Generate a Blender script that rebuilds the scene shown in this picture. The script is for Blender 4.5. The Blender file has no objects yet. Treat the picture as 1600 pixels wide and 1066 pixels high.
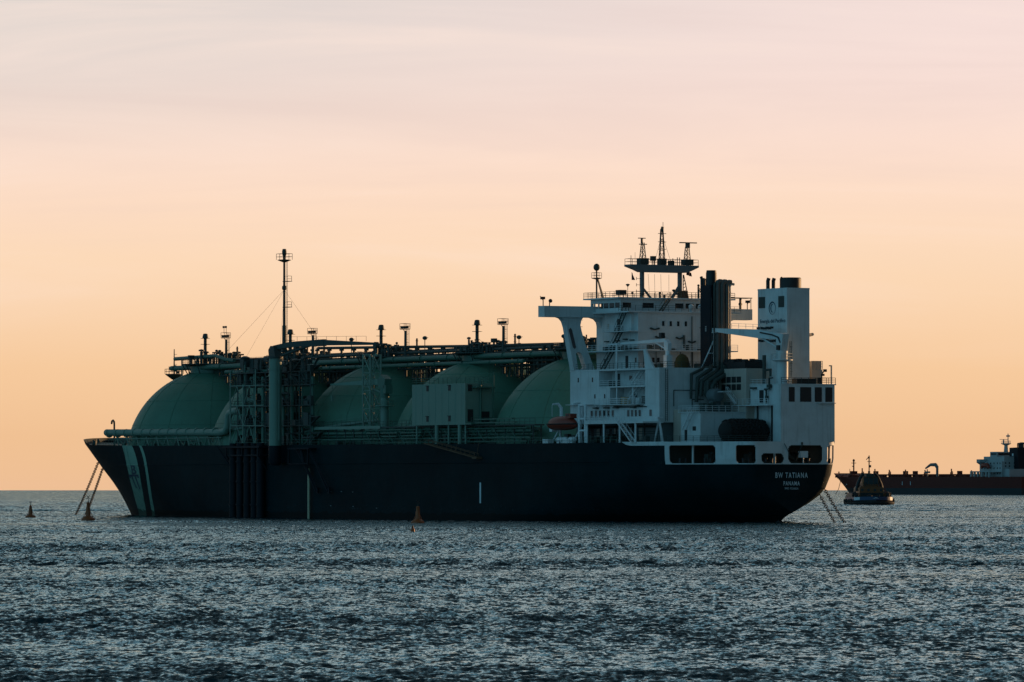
import bpy, bmesh, math, random
import numpy as np
from mathutils import Vector, Matrix
from mathutils.geometry import tessellate_polygon
R = math.radians
scene = bpy.context.scene
col = scene.collection
random.seed(7)
REARTH = 14.8e6            # twice the effective earth radius: the sea curves away to its horizon
def drop(x, y): return -(x*x+y*y)/REARTH
def lin(r, g, b):
    f = lambda c: (c/255/12.92 if c/255 <= .04045 else ((c/255+.055)/1.055)**2.4)
    return (f(r), f(g), f(b), 1)

# ------------------------------------------------------------------ camera
cd = bpy.data.cameras.new('camera'); cam = bpy.data.objects.new('camera', cd); col.objects.link(cam)
cd.sensor_width = 36; cd.lens = 36*9000/1600
cam.location = (0, 0, 7.4); cam.rotation_euler = (R(90)+math.atan(220.5/9000), 0, 0)
cd.clip_start = 1; cd.clip_end = 80000
scene.camera = cam
# ------------------------------------------------------------------ exposure
scene.view_settings.view_transform = 'Standard'; scene.view_settings.look = 'None'
scene.view_settings.exposure = 0; scene.view_settings.gamma = 1
scene.view_settings.use_curve_mapping = False
scene.cycles.max_bounces = 5; scene.cycles.glossy_bounces = 3; scene.cycles.diffuse_bounces = 3
scene.cycles.sample_clamp_indirect = 3
# ------------------------------------------------------------------ sun and sky
SUN_EL, SUN_AZ = 7.0, 52.0          # degrees above the horizon, to the right of the view direction
sd = bpy.data.lights.new('sun', 'SUN'); sun = bpy.data.objects.new('sun', sd); col.objects.link(sun)
sd.energy = 3.4; sd.angle = R(.6); sd.color = (1, .58, .27)
sdir = Vector((math.sin(R(SUN_AZ))*math.cos(R(SUN_EL)), math.cos(R(SUN_AZ))*math.cos(R(SUN_EL)), math.sin(R(SUN_EL))))
sun.rotation_euler = sdir.to_track_quat('Z', 'Y').to_euler(); sun.location = (600, 400, 200)
world = bpy.data.worlds.new('World'); scene.world = world; world.use_nodes = True
def make_sky():
    nt = world.node_tree; N = nt.nodes; L = nt.links; N.clear()
    out = N.new('ShaderNodeOutputWorld')
    tc = N.new('ShaderNodeTexCoord'); sep = N.new('ShaderNodeSeparateXYZ'); L.new(tc.outputs['Generated'], sep.inputs[0])
    def m(op, a, b=None, clamp=False):
        n = N.new('ShaderNodeMath'); n.operation = op; n.use_clamp = clamp
        for i, v in enumerate((a, b)):
            if v is None: continue
            if isinstance(v, (int, float)): n.inputs[i].default_value = v
            else: L.new(v, n.inputs[i])
        return n.outputs[0]
    def ramp(f, stops):
        r = N.new('ShaderNodeValToRGB'); e = r.color_ramp.elements
        e[0].position, e[0].color = stops[0]; e[1].position, e[1].color = stops[-1]
        for p, c in stops[1:-1]: k = e.new(p); k.color = c
        L.new(f, r.inputs[0]); return r.outputs[0]
    def mix(f, a, b, t='MIX'):
        n = N.new('ShaderNodeMix'); n.data_type = 'RGBA'; n.blend_type = t
        if isinstance(f, (int, float)): n.inputs[0].default_value = f
        else: L.new(f, n.inputs[0])
        for i, v in ((6, a), (7, b)):
            if isinstance(v, tuple): n.inputs[i].default_value = v
            else: L.new(v, n.inputs[i])
        return n.outputs[2]
    def smooth(v, a, b):
        n = N.new('ShaderNodeMapRange'); n.interpolation_type = 'SMOOTHSTEP'
        L.new(v, n.inputs[0]); n.inputs[1].default_value = a; n.inputs[2].default_value = b
        return n.outputs[0]
    x, y, z = sep.outputs
    t = m('POWER', m('MAXIMUM', z, 0.0), .5)
    z2t = lambda q: math.sqrt(q)
    glow = ramp(t, [(0, lin(237,190,149)), (z2t(.008), lin(239,192,147)), (z2t(.02), lin(245,201,157)), (z2t(.038), lin(251,216,183)),
                    (z2t(.057), lin(253,222,203)), (z2t(.07), lin(246,219,208)), (z2t(.083), lin(234,214,209)), (z2t(.1), lin(174,195,204)),
                    (z2t(.13), lin(126,171,189)), (z2t(.2), lin(100,152,174)), (z2t(.3), lin(82,134,156)), (z2t(.55), lin(54,98,116)), (1, lin(28,60,74))])
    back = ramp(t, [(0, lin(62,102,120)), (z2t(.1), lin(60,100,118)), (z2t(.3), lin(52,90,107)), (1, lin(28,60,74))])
    # soft differences across the glow: pinker to the right, greyer to the left, higher up
    hi = smooth(z, .045, .085)
    pink = mix(smooth(x, -.1, .1), lin(208,207,203), lin(251,227,221))
    glow = mix(m('MULTIPLY', hi, m('MULTIPLY', smooth(z, .3, .1), .62)), glow, pink)
    # thin high cloud drawn out along the horizon
    mp = N.new('ShaderNodeMapping'); mp.inputs['Scale'].default_value = (5.5, 5.5, 62); mp.inputs['Rotation'].default_value = (0, R(2.0), 0)
    L.new(tc.outputs['Generated'], mp.inputs[0])
    no = N.new('ShaderNodeTexNoise'); no.inputs['Scale'].default_value = 1.0; no.inputs['Detail'].default_value = 6; no.inputs['Roughness'].default_value = .58
    no.inputs['Distortion'].default_value = .6
    L.new(mp.outputs[0], no.inputs['Vector'])
    cl = m('MULTIPLY', smooth(no.outputs[0], .45, .72), m('MULTIPLY', smooth(z, .012, .06), .62))
    glow = mix(cl, glow, lin(255,231,218))
    gm = m('MULTIPLY', smooth(no.outputs[0], .5, .3), m('MULTIPLY', smooth(z, .02, .07), .18))
    glow = mix(gm, glow, lin(214,190,186))
    toward = m('ADD', m('MULTIPLY', x, math.sin(R(SUN_AZ))), m('MULTIPLY', y, math.cos(R(SUN_AZ))))     # -1 away from the sun .. 1 under it
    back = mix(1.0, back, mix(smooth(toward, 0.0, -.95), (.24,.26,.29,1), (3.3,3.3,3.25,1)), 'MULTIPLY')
    az = m('MULTIPLY', smooth(toward, -.5, .42), smooth(y, -.55, .5))
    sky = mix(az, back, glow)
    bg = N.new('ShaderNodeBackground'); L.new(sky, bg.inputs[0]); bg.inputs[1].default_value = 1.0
    ns = N.new('ShaderNodeTexSky'); ns.sky_type = 'NISHITA'; ns.sun_disc = False
    ns.sun_elevation = R(SUN_EL); ns.sun_rotation = R(SUN_AZ); ns.air_density = 1.2; ns.dust_density = .6; ns.ozone_density = 2.5
    bn = N.new('ShaderNodeBackground'); L.new(ns.outputs[0], bn.inputs[0]); bn.inputs[1].default_value = NISH
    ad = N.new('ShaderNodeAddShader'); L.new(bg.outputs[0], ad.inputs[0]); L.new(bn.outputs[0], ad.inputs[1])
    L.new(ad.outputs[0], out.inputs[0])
NISH = .003
make_sky()

# ------------------------------------------------------------------ materials
def nodes(name):
    m = bpy.data.materials.new(name); m.use_nodes = True
    nt = m.node_tree; b = nt.nodes['Principled BSDF']
    return m, nt, b
def paint(name, c, rough=.5, dirt=.25, dirt_col=(.10,.075,.055), scale=.35, streak=.0, metal=0., spec=.5, plates=0.):
    m, nt, b = nodes(name); N = nt.nodes; L = nt.links
    tc = N.new('ShaderNodeTexCoord')
    n1 = N.new('ShaderNodeTexNoise'); n1.inputs['Scale'].default_value = scale; n1.inputs['Detail'].default_value = 8; n1.inputs['Roughness'].default_value = .65
    L.new(tc.outputs['Object'], n1.inputs['Vector'])
    mr = N.new('ShaderNodeMapRange'); L.new(n1.outputs[0], mr.inputs[0]); mr.inputs[1].default_value = .38; mr.inputs[2].default_value = .72
    mr.inputs[3].default_value = 0; mr.inputs[4].default_value = dirt
    mx = N.new('ShaderNodeMix'); mx.data_type = 'RGBA'; L.new(mr.outputs[0], mx.inputs[0])
    mx.inputs[6].default_value = (*c, 1); d = tuple(.55*c[i]+.45*dirt_col[i]*.8 for i in range(3)); mx.inputs[7].default_value = (*d, 1)
    outc = mx.outputs[2]
    if streak:
        mp = N.new('ShaderNodeMapping'); mp.inputs['Scale'].default_value = (1.6, 1.6, .09); L.new(tc.outputs['Object'], mp.inputs[0])
        n2 = N.new('ShaderNodeTexNoise'); n2.inputs['Scale'].default_value = 1.1; n2.inputs['Detail'].default_value = 5; L.new(mp.outputs[0], n2.inputs['Vector'])
        m2 = N.new('ShaderNodeMapRange'); L.new(n2.outputs[0], m2.inputs[0]); m2.inputs[1].default_value = .56; m2.inputs[2].default_value = .78; m2.inputs[4].default_value = streak
        x2 = N.new('ShaderNodeMix'); x2.data_type = 'RGBA'; L.new(m2.outputs[0], x2.inputs[0]); L.new(outc, x2.inputs[6]); x2.inputs[7].default_value = (.20*c[0]+.06, .2*c[1]+.035, .2*c[2]+.02, 1)
        outc = x2.outputs[2]
    L.new(outc, b.inputs['Base Color'])
    b.inputs['Roughness'].default_value = rough; b.inputs['Metallic'].default_value = metal
    b.inputs['Specular IOR Level'].default_value = spec
    if plates:
        mp = N.new('ShaderNodeMapping'); mp.inputs['Scale'].default_value = (1, 1, 1); L.new(tc.outputs['Object'], mp.inputs[0])
        n3 = N.new('ShaderNodeTexNoise'); n3.inputs['Scale'].default_value = .55; n3.inputs['Detail'].default_value = 2; L.new(mp.outputs[0], n3.inputs['Vector'])
        bp = N.new('ShaderNodeBump'); bp.inputs['Strength'].default_value = plates; bp.inputs['Distance'].default_value = .12
        L.new(n3.outputs[0], bp.inputs['Height']); L.new(bp.outputs[0], b.inputs['Normal'])
    return m
M = {}
M['white'] = paint('white_paint', (.64,.69,.70), .5, .6, (.26,.21,.17), .28, .42, plates=.35)
M['whiteclean'] = paint('white_fitting_paint', (.7,.74,.76), .5, .3, (.3,.25,.2), .8)
M['green'] = paint('green_tank_paint', (.085,.215,.145), .55, .65, (.06,.10,.07), .16, .35, plates=.2)
M['greendk'] = paint('green_pipe_paint', (.06,.155,.115), .5, .4, (.05,.05,.04), .6)
M['greenlt'] = paint('green_block_paint', (.165,.27,.215), .55, .3, (.08,.09,.075), .2, .12)
M['deck'] = paint('green_deck_paint', (.03,.075,.06), .7, .5, (.08,.05,.03), .2)
M['steel'] = paint('dark_steel', (.035,.055,.05), .6, .5, (.05,.03,.02), .8)
M['black'] = paint('black_paint', (.012,.014,.016), .55, .3, (.04,.03,.02), .4)
M['funnel'] = paint('navy_funnel_paint', (.006,.010,.016), .6, .3, (.02,.02,.02), .4, spec=.2)
M['glass'] = paint('dark_window_glass', (.012,.018,.022), .12, .1, (.02,.02,.02), 1.0)
M['winpink'] = paint('pink_window_and_lit_slot', (.12,.085,.085), .3, .3, (.05,.05,.05), 1.2)
M['orange'] = paint('orange_lifeboat_plastic', (.24,.028,.011), .4, .35, (.12,.03,.02), .7)
M['yellow'] = paint('yellow_paint', (.45,.24,.06), .55, .4, (.15,.08,.03), .7)
M['olive'] = paint('tan_canvas', (.10,.058,.014), .85, .4, (.05,.04,.02), 1.0)
M['cream'] = paint('cream_pole_paint', (.52,.45,.30), .6, .4, (.2,.14,.08), .5)
M['beige'] = paint('beige_casing_paint', (.50,.43,.37), .6, .4, (.2,.15,.1), .4, .3)
M['rubber'] = paint('black_rubber', (.012,.012,.012), .8, .4, (.04,.035,.03), .9)
M['rust'] = paint('rusty_steel', (.15,.075,.04), .8, .6, (.05,.03,.02), .6)
M['buoy'] = paint('orange_buoy_paint', (.38,.080,.014), .5, .6, (.12,.05,.02), 1.2, .3)
M['letter'] = paint('pale_lettering_paint', (.62,.72,.76), .6, .5, (.1,.1,.1), 1.4)
M['navyletter'] = paint('navy_lettering_paint', (.015,.05,.09), .6, .2, (.05,.05,.05), 1.4)
M['chain'] = paint('chain_steel', (.03,.025,.022), .7, .5, (.06,.04,.03), 1.5)
M['tankred'] = paint('red_oxide_hull', (.12,.024,.018), .65, .4, (.06,.03,.02), .1, .2, spec=.2)
M['tankwhite'] = paint('weathered_tanker_white', (.36,.40,.41), .6, .6, (.2,.16,.13), .12, .4)
M['tankboot'] = paint('dark_boot_topping', (.016,.022,.026), .7, .4, (.03,.03,.03), .1)
M['tugor'] = paint('ochre_tug_paint', (.19,.058,.010), .5, .4, (.12,.06,.03), .6, .2)
M['tugblue'] = paint('blue_tug_bulwark', (.012,.045,.12), .5, .3, (.03,.03,.04), .6)
M['mast'] = paint('grey_mast_paint', (.12,.155,.165), .6, .4, (.08,.06,.05), .8)
M['pipe'] = paint('sooty_exhaust_pipe', (.13,.115,.10), .5, .5, (.04,.03,.03), .8)
M['flagcloth'] = paint('dark_flag_cloth', (.05,.03,.04), .9, .3, (.03,.03,.03), 2)

def hull_material():
    m, nt, b = nodes('navy_hull_paint'); N = nt.nodes; L = nt.links
    tc = N.new('ShaderNodeTexCoord'); sep = N.new('ShaderNodeSeparateXYZ'); L.new(tc.outputs['Object'], sep.inputs[0])
    n1 = N.new('ShaderNodeTexNoise'); n1.inputs['Scale'].default_value = .12; n1.inputs['Detail'].default_value = 9; n1.inputs['Roughness'].default_value = .65
    L.new(tc.outputs['Object'], n1.inputs['Vector'])
    r = N.new('ShaderNodeValToRGB'); L.new(n1.outputs[0], r.inputs[0])
    r.color_ramp.elements[0].position = .3; r.color_ramp.elements[0].color = (.0015,.0115,.0145,1)
    r.color_ramp.elements[1].position = .75; r.color_ramp.elements[1].color = (.0045,.023,.028,1)
    # rust runs
    mp = N.new('ShaderNodeMapping'); mp.inputs['Scale'].default_value = (.9,.9,.06); L.new(tc.outputs['Object'], mp.inputs[0])
    n2 = N.new('ShaderNodeTexNoise'); n2.inputs['Scale'].default_value = 1; n2.inputs['Detail'].default_value = 5; L.new(mp.outputs[0], n2.inputs['Vector'])
    m2 = N.new('ShaderNodeMapRange'); L.new(n2.outputs[0], m2.inputs[0]); m2.inputs[1].default_value = .6; m2.inputs[2].default_value = .8; m2.inputs[4].default_value = .35
    x2 = N.new('ShaderNodeMix'); x2.data_type = 'RGBA'; L.new(m2.outputs[0], x2.inputs[0]); L.new(r.outputs[0], x2.inputs[6]); x2.inputs[7].default_value = (.018,.02,.022,1)
    # painted bow stripes: bands in the length of the ship that lean forward with height
    def mth(op, a, bb):
        n = N.new('ShaderNodeMath'); n.operation = op
        for i, v in enumerate((a, bb)):
            if isinstance(v, (int, float)): n.inputs[i].default_value = v
            else: L.new(v, n.inputs[i])
        return n.outputs[0]
    dd = mth('SUBTRACT', 14.5, sep.outputs[2]); d2 = mth('MULTIPLY', dd, dd)
    def edge_u(u0, p, q): return mth('ADD', u0, mth('ADD', mth('MULTIPLY', dd, p), mth('MULTIPLY', d2, q)))
    def band(lo, hi): return mth('MULTIPLY', mth('GREATER_THAN', sep.outputs[0], edge_u(*lo)), mth('LESS_THAN', sep.outputs[0], edge_u(*hi)))
    mask = mth('MINIMUM', mth('ADD', band(*STRIPE[0]), band(*STRIPE[1])), 1.0)
    x3 = N.new('ShaderNodeMix'); x3.data_type = 'RGBA'; L.new(mask, x3.inputs[0]); L.new(x2.outputs[2], x3.inputs[6]); 
    r4 = N.new('ShaderNodeValToRGB'); L.new(n2.outputs[0], r4.inputs[0])
    r4.color_ramp.elements[0].position=.52; r4.color_ramp.elements[0].color=(.22,.37,.29,1); r4.color_ramp.elements[1].position=.8; r4.color_ramp.elements[1].color=(.10,.17,.14,1)
    L.new(r4.outputs[0], x3.inputs[7])
    n5 = N.new('ShaderNodeTexNoise'); n5.inputs['Scale'].default_value = .5; n5.inputs['Detail'].default_value = 7; L.new(tc.outputs['Object'], n5.inputs['Vector'])
    edge = mth('ADD', .5, mth('MULTIPLY', n5.outputs[0], 1.7))
    wet = mth('LESS_THAN', sep.outputs[2], edge)
    x5 = N.new('ShaderNodeMix'); x5.data_type = 'RGBA'; L.new(mth('MULTIPLY', wet, .7), x5.inputs[0]); L.new(x3.outputs[2], x5.inputs[6]); x5.inputs[7].default_value = (.004,.007,.007,1)
    sc = N.new('ShaderNodeMapRange'); L.new(mth('ABSOLUTE', mth('SUBTRACT', sep.outputs[2], mth('ADD', edge, .9)), 0.0), sc.inputs[0]); sc.inputs[1].default_value = .9; sc.inputs[2].default_value = 0
    n6 = N.new('ShaderNodeTexNoise'); n6.inputs['Scale'].default_value = 1.6; n6.inputs['Detail'].default_value = 6; L.new(tc.outputs['Object'], n6.inputs['Vector'])
    m6 = N.new('ShaderNodeMapRange'); L.new(n6.outputs[0], m6.inputs[0]); m6.inputs[1].default_value = .55; m6.inputs[2].default_value = .7; m6.inputs[4].default_value = .5
    x6 = N.new('ShaderNodeMix'); x6.data_type = 'RGBA'; L.new(mth('MULTIPLY', sc.outputs[0], m6.outputs[0]), x6.inputs[0]); L.new(x5.outputs[2], x6.inputs[6]); x6.inputs[7].default_value = (.03,.055,.065,1)
    L.new(x6.outputs[2], b.inputs['Base Color']); b.inputs['Roughness'].default_value = .6; b.inputs['Specular IOR Level'].default_value = .06
    bp = N.new('ShaderNodeBump'); bp.inputs['Strength'].default_value = .3; bp.inputs['Distance'].default_value = .15
    n3 = N.new('ShaderNodeTexNoise'); n3.inputs['Scale'].default_value = .4; L.new(tc.outputs['Object'], n3.inputs['Vector'])
    seam = mth('ADD', mth('LESS_THAN', mth('FRACT', mth('DIVIDE', sep.outputs[0], 11.0), 0.0), .012), mth('LESS_THAN', mth('FRACT', mth('DIVIDE', sep.outputs[2], 2.7), 0.0), .03))
    L.new(mth('ADD', n3.outputs[0], mth('MULTIPLY', seam, .35)), bp.inputs['Height'])
    L.new(bp.outputs[0], b.inputs['Normal'])
    return m
STRIPE = (((232.8,-.80,.145), (238.5,-.304,.139)), ((228.0,-.85,.122), (229.3,-.85,.132)))
M['hull'] = hull_material()

# ------------------------------------------------------------------ mesh building
class MB:
    def __init__(s): s.v = []; s.f = []
    def add(s, vs, fs):
        o = len(s.v); s.v += [tuple(p) for p in vs]; s.f += [tuple(i+o for i in f) for f in fs]; return s
    def box(s, a, b, c, d, e, f):
        if a > b: a, b = b, a
        if c > d: c, d = d, c
        if e > f: e, f = f, e
        return s.add([(a,c,e),(b,c,e),(b,d,e),(a,d,e),(a,c,f),(b,c,f),(b,d,f),(a,d,f)],
                     [(0,3,2,1),(4,5,6,7),(0,1,5,4),(1,2,6,5),(2,3,7,6),(3,0,4,7)])
    def cbox(s, c, d):
        return s.box(c[0]-d[0]/2, c[0]+d[0]/2, c[1]-d[1]/2, c[1]+d[1]/2, c[2]-d[2]/2, c[2]+d[2]/2)
    def tube(s, pts, r, n=8, cap=True):
        P = [Vector(p) for p in pts]; rr = r if isinstance(r, (list, tuple)) else [r]*len(P)
        rings = []; prev = None
        for i, p in enumerate(P):
            if i == 0: t = (P[1]-p).normalized()
            elif i == len(P)-1: t = (p-P[i-1]).normalized()
            else:
                t = ((p-P[i-1]).normalized()+(P[i+1]-p).normalized())
                t = t.normalized() if t.length > 1e-6 else (p-P[i-1]).normalized()
            if prev is None:
                up = Vector((0,0,1)) if abs(t.z) < .9 else Vector((1,0,0))
                a = t.cross(up).normalized()
            else:
                a = (prev - t*prev.dot(t)).normalized()
            b = t.cross(a); prev = a
            k = 1.0
            if 0 < i < len(P)-1:
                c = (p-P[i-1]).normalized().dot(t); k = 1/max(.5, c)
            rings.append([p+(a*math.cos(2*math.pi*(j+.5)/n)+b*math.sin(2*math.pi*(j+.5)/n))*rr[i]*(k if n > 4 else 1) for j in range(n)])
        vs = [q for ring in rings for q in ring]; fs = []
        for i in range(len(P)-1):
            for j in range(n):
                fs.append((i*n+j, i*n+(j+1) % n, (i+1)*n+(j+1) % n, (i+1)*n+j))
        if cap: fs.append(tuple(range(n-1, -1, -1))); fs.append(tuple((len(P)-1)*n+j for j in range(n)))
        return s.add(vs, fs)
    def cyl(s, p, q, r, n=16, r2=None): return s.tube([p, q], [r, r if r2 is None else r2], n)
    def lathe(s, prof, c=(0,0), n=32):
        vs = []; fs = []
        for r, w in prof:
            for j in range(n):
                a = 2*math.pi*j/n; vs.append((c[0]+r*math.cos(a), c[1]+r*math.sin(a), w))
        for i in range(len(prof)-1):
            for j in range(n): fs.append((i*n+j, i*n+(j+1) % n, (i+1)*n+(j+1) % n, (i+1)*n+j))
        if prof[0][0] > .001: fs.append(tuple(range(n-1, -1, -1)))
        if prof[-1][0] > .001: fs.append(tuple((len(prof)-1)*n+j for j in range(n)))
        return s.add(vs, fs)
    def prism(s, poly, axis, a, b, holes=()):
        loops = [list(poly)]+[list(h) for h in holes]
        def P(q, t): return {'u': (t, q[0], q[1]), 'v': (q[0], t, q[1]), 'w': (q[0], q[1], t)}[axis]
        tris = tessellate_polygon([[Vector((q[0], q[1], 0)) for q in l] for l in loops])
        flat = [q for l in loops for q in l]; n = len(flat)
        fs = [tuple(t) for t in tris]+[tuple(i+n for i in reversed(t)) for t in tris]
        o = 0
        for l in loops:
            k = len(l)
            for i in range(k): fs.append((o+i, o+(i+1) % k, n+o+(i+1) % k, n+o+i))
            o += k
        return s.add([P(q, a) for q in flat]+[P(q, b) for q in flat], fs)
    def sphere(s, c, r, n=12, sq=1.0):
        prof = [(max(.0005, r*math.sin(math.pi*i/n)), c[2]-r*sq*math.cos(math.pi*i/n)) for i in range(n+1)]
        return s.lathe(prof, (c[0], c[1]), n*2)
    def rail(s, pts, h=1.1, step=1.6, r=.035, bars=3):
        P = [Vector(p) for p in pts]
        for i in range(len(P)-1):
            a, b = P[i], P[i+1]; L = (b-a).length; k = max(1, round(L/step))
            for j in range(k+1):
                q = a.lerp(b, j/k); s.tube([q, q+Vector((0,0,h))], r, 4)
            for j in range(bars):
                z = Vector((0,0,h*(j+1)/bars)); s.tube([a+z, b+z], r, 4)
        return s
    def ladder(s, a, b, width, side, r=.05, step=.35):
        a, b = Vector(a), Vector(b); d = Vector(side).normalized()*width/2
        s.tube([a-d, b-d], r, 4); s.tube([a+d, b+d], r, 4)
        k = max(2, int((b-a).length/step))
        for j in range(1, k): q = a.lerp(b, j/k); s.tube([q-d, q+d], r*.7, 4)
        return s
    def stair(s, a, b, width, side):
        a, b = Vector(a), Vector(b); d = Vector(side).normalized()*width/2
        for e in (-d, d):
            s.tube([a+e, b+e], .12, 4); s.tube([a+e+Vector((0,0,1)), b+e+Vector((0,0,1))], .04, 4)
            for t in (0, .33, .66, 1): q = a.lerp(b, t)+e; s.tube([q, q+Vector((0,0,1))], .035, 4)
        k = max(3, int(abs(b.z-a.z)/.28))
        for j in range(1, k): q = a.lerp(b, j/k); s.tube([q-d, q+d], .07, 4)
        return s
    def truss(s, a, b, h, bays, r=.1, side=(0,1,0), wid=0):
        a, b = Vector(a), Vector(b); H = Vector((0,0,h)); offs = [Vector((0,0,0))]
        if wid: offs.append(Vector(side)*wid)
        for o in offs:
            s.tube([a+o, b+o], r, 5); s.tube([a+o+H, b+o+H], r, 5)
            for i in range(bays):
                p = a.lerp(b, i/bays)+o; q = a.lerp(b, (i+1)/bays)+o; m_ = (p+q)/2
                s.tube([p+H, m_], r*.7, 5); s.tube([m_, q+H], r*.7, 5)
        return s
    def build(s, name, mat, parent=None, smooth=40, label=None):
        me = bpy.data.meshes.new(name); me.from_pydata(s.v, [], s.f); me.update()
        bm = bmesh.new(); bm.from_mesh(me); bmesh.ops.recalc_face_normals(bm, faces=bm.faces); bm.to_mesh(me); bm.free()
        if smooth:
            me.shade_smooth(); me.set_sharp_from_angle(angle=R(smooth))
        me.materials.append(mat)
        o = bpy.data.objects.new(name, me); col.objects.link(o)
        if parent is not None: o.parent = parent
        if label: o['label'] = label
        return o
def thing(name, label, cat, loc=(0,0,0), rz=0., group=None, kind=None):
    o = bpy.data.objects.new(name, None); col.objects.link(o); o.empty_display_size = 1
    o.location = loc; o.rotation_euler = (0,0,rz); o['label'] = label; o['category'] = cat
    if group: o['group'] = group
    return o
def tag(o, label, cat, group=None):
    o['label'] = label; o['category'] = cat
    if group: o['group'] = group
    return o
def boxes(name, mat, parent, lst):
    for c, d in lst: MB().cbox(c, d).build(name, mat, parent, 0)
_txt = {}
def lettering(name, text, height, place, mat, parent, thick=.02, xs=1.0, width=None, bold=.0, space=1.0):
    """flat letters whose (x,y) in the word map through place(x,y,depth) on to the surface they are painted on"""
    cu = bpy.data.curves.new('lettering', 'FONT'); cu.body = text; cu.align_x = 'CENTER'; cu.align_y = 'CENTER'; cu.size = 1.0; cu.offset = bold; cu.space_character = space
    cu.resolution_u = 3
    o = bpy.data.objects.new('lettering', cu); col.objects.link(o)
    dg = bpy.context.evaluated_depsgraph_get(); me = bpy.data.meshes.new_from_object(o.evaluated_get(dg)); bpy.data.objects.remove(o)
    xsv = [v.co.x for v in me.vertices]; ysv = [v.co.y for v in me.vertices]
    cx = (max(xsv)+min(xsv))/2; cy = (max(ysv)+min(ysv))/2; sy = height/(max(ysv)-min(ysv)); sx = sy*xs if width is None else width/(max(xsv)-min(xsv))
    bm = bmesh.new(); bm.from_mesh(me); bmesh.ops.triangulate(bm, faces=bm.faces)
    for v in bm.verts: v.co = Vector(place((v.co.x-cx)*sx, (v.co.y-cy)*sy))
    bm.to_mesh(me); bm.free(); me.name = name; me.materials.clear(); me.materials.append(mat)
    ob = bpy.data.objects.new(name, me); col.objects.link(ob); ob.parent = parent
    return ob

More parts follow.
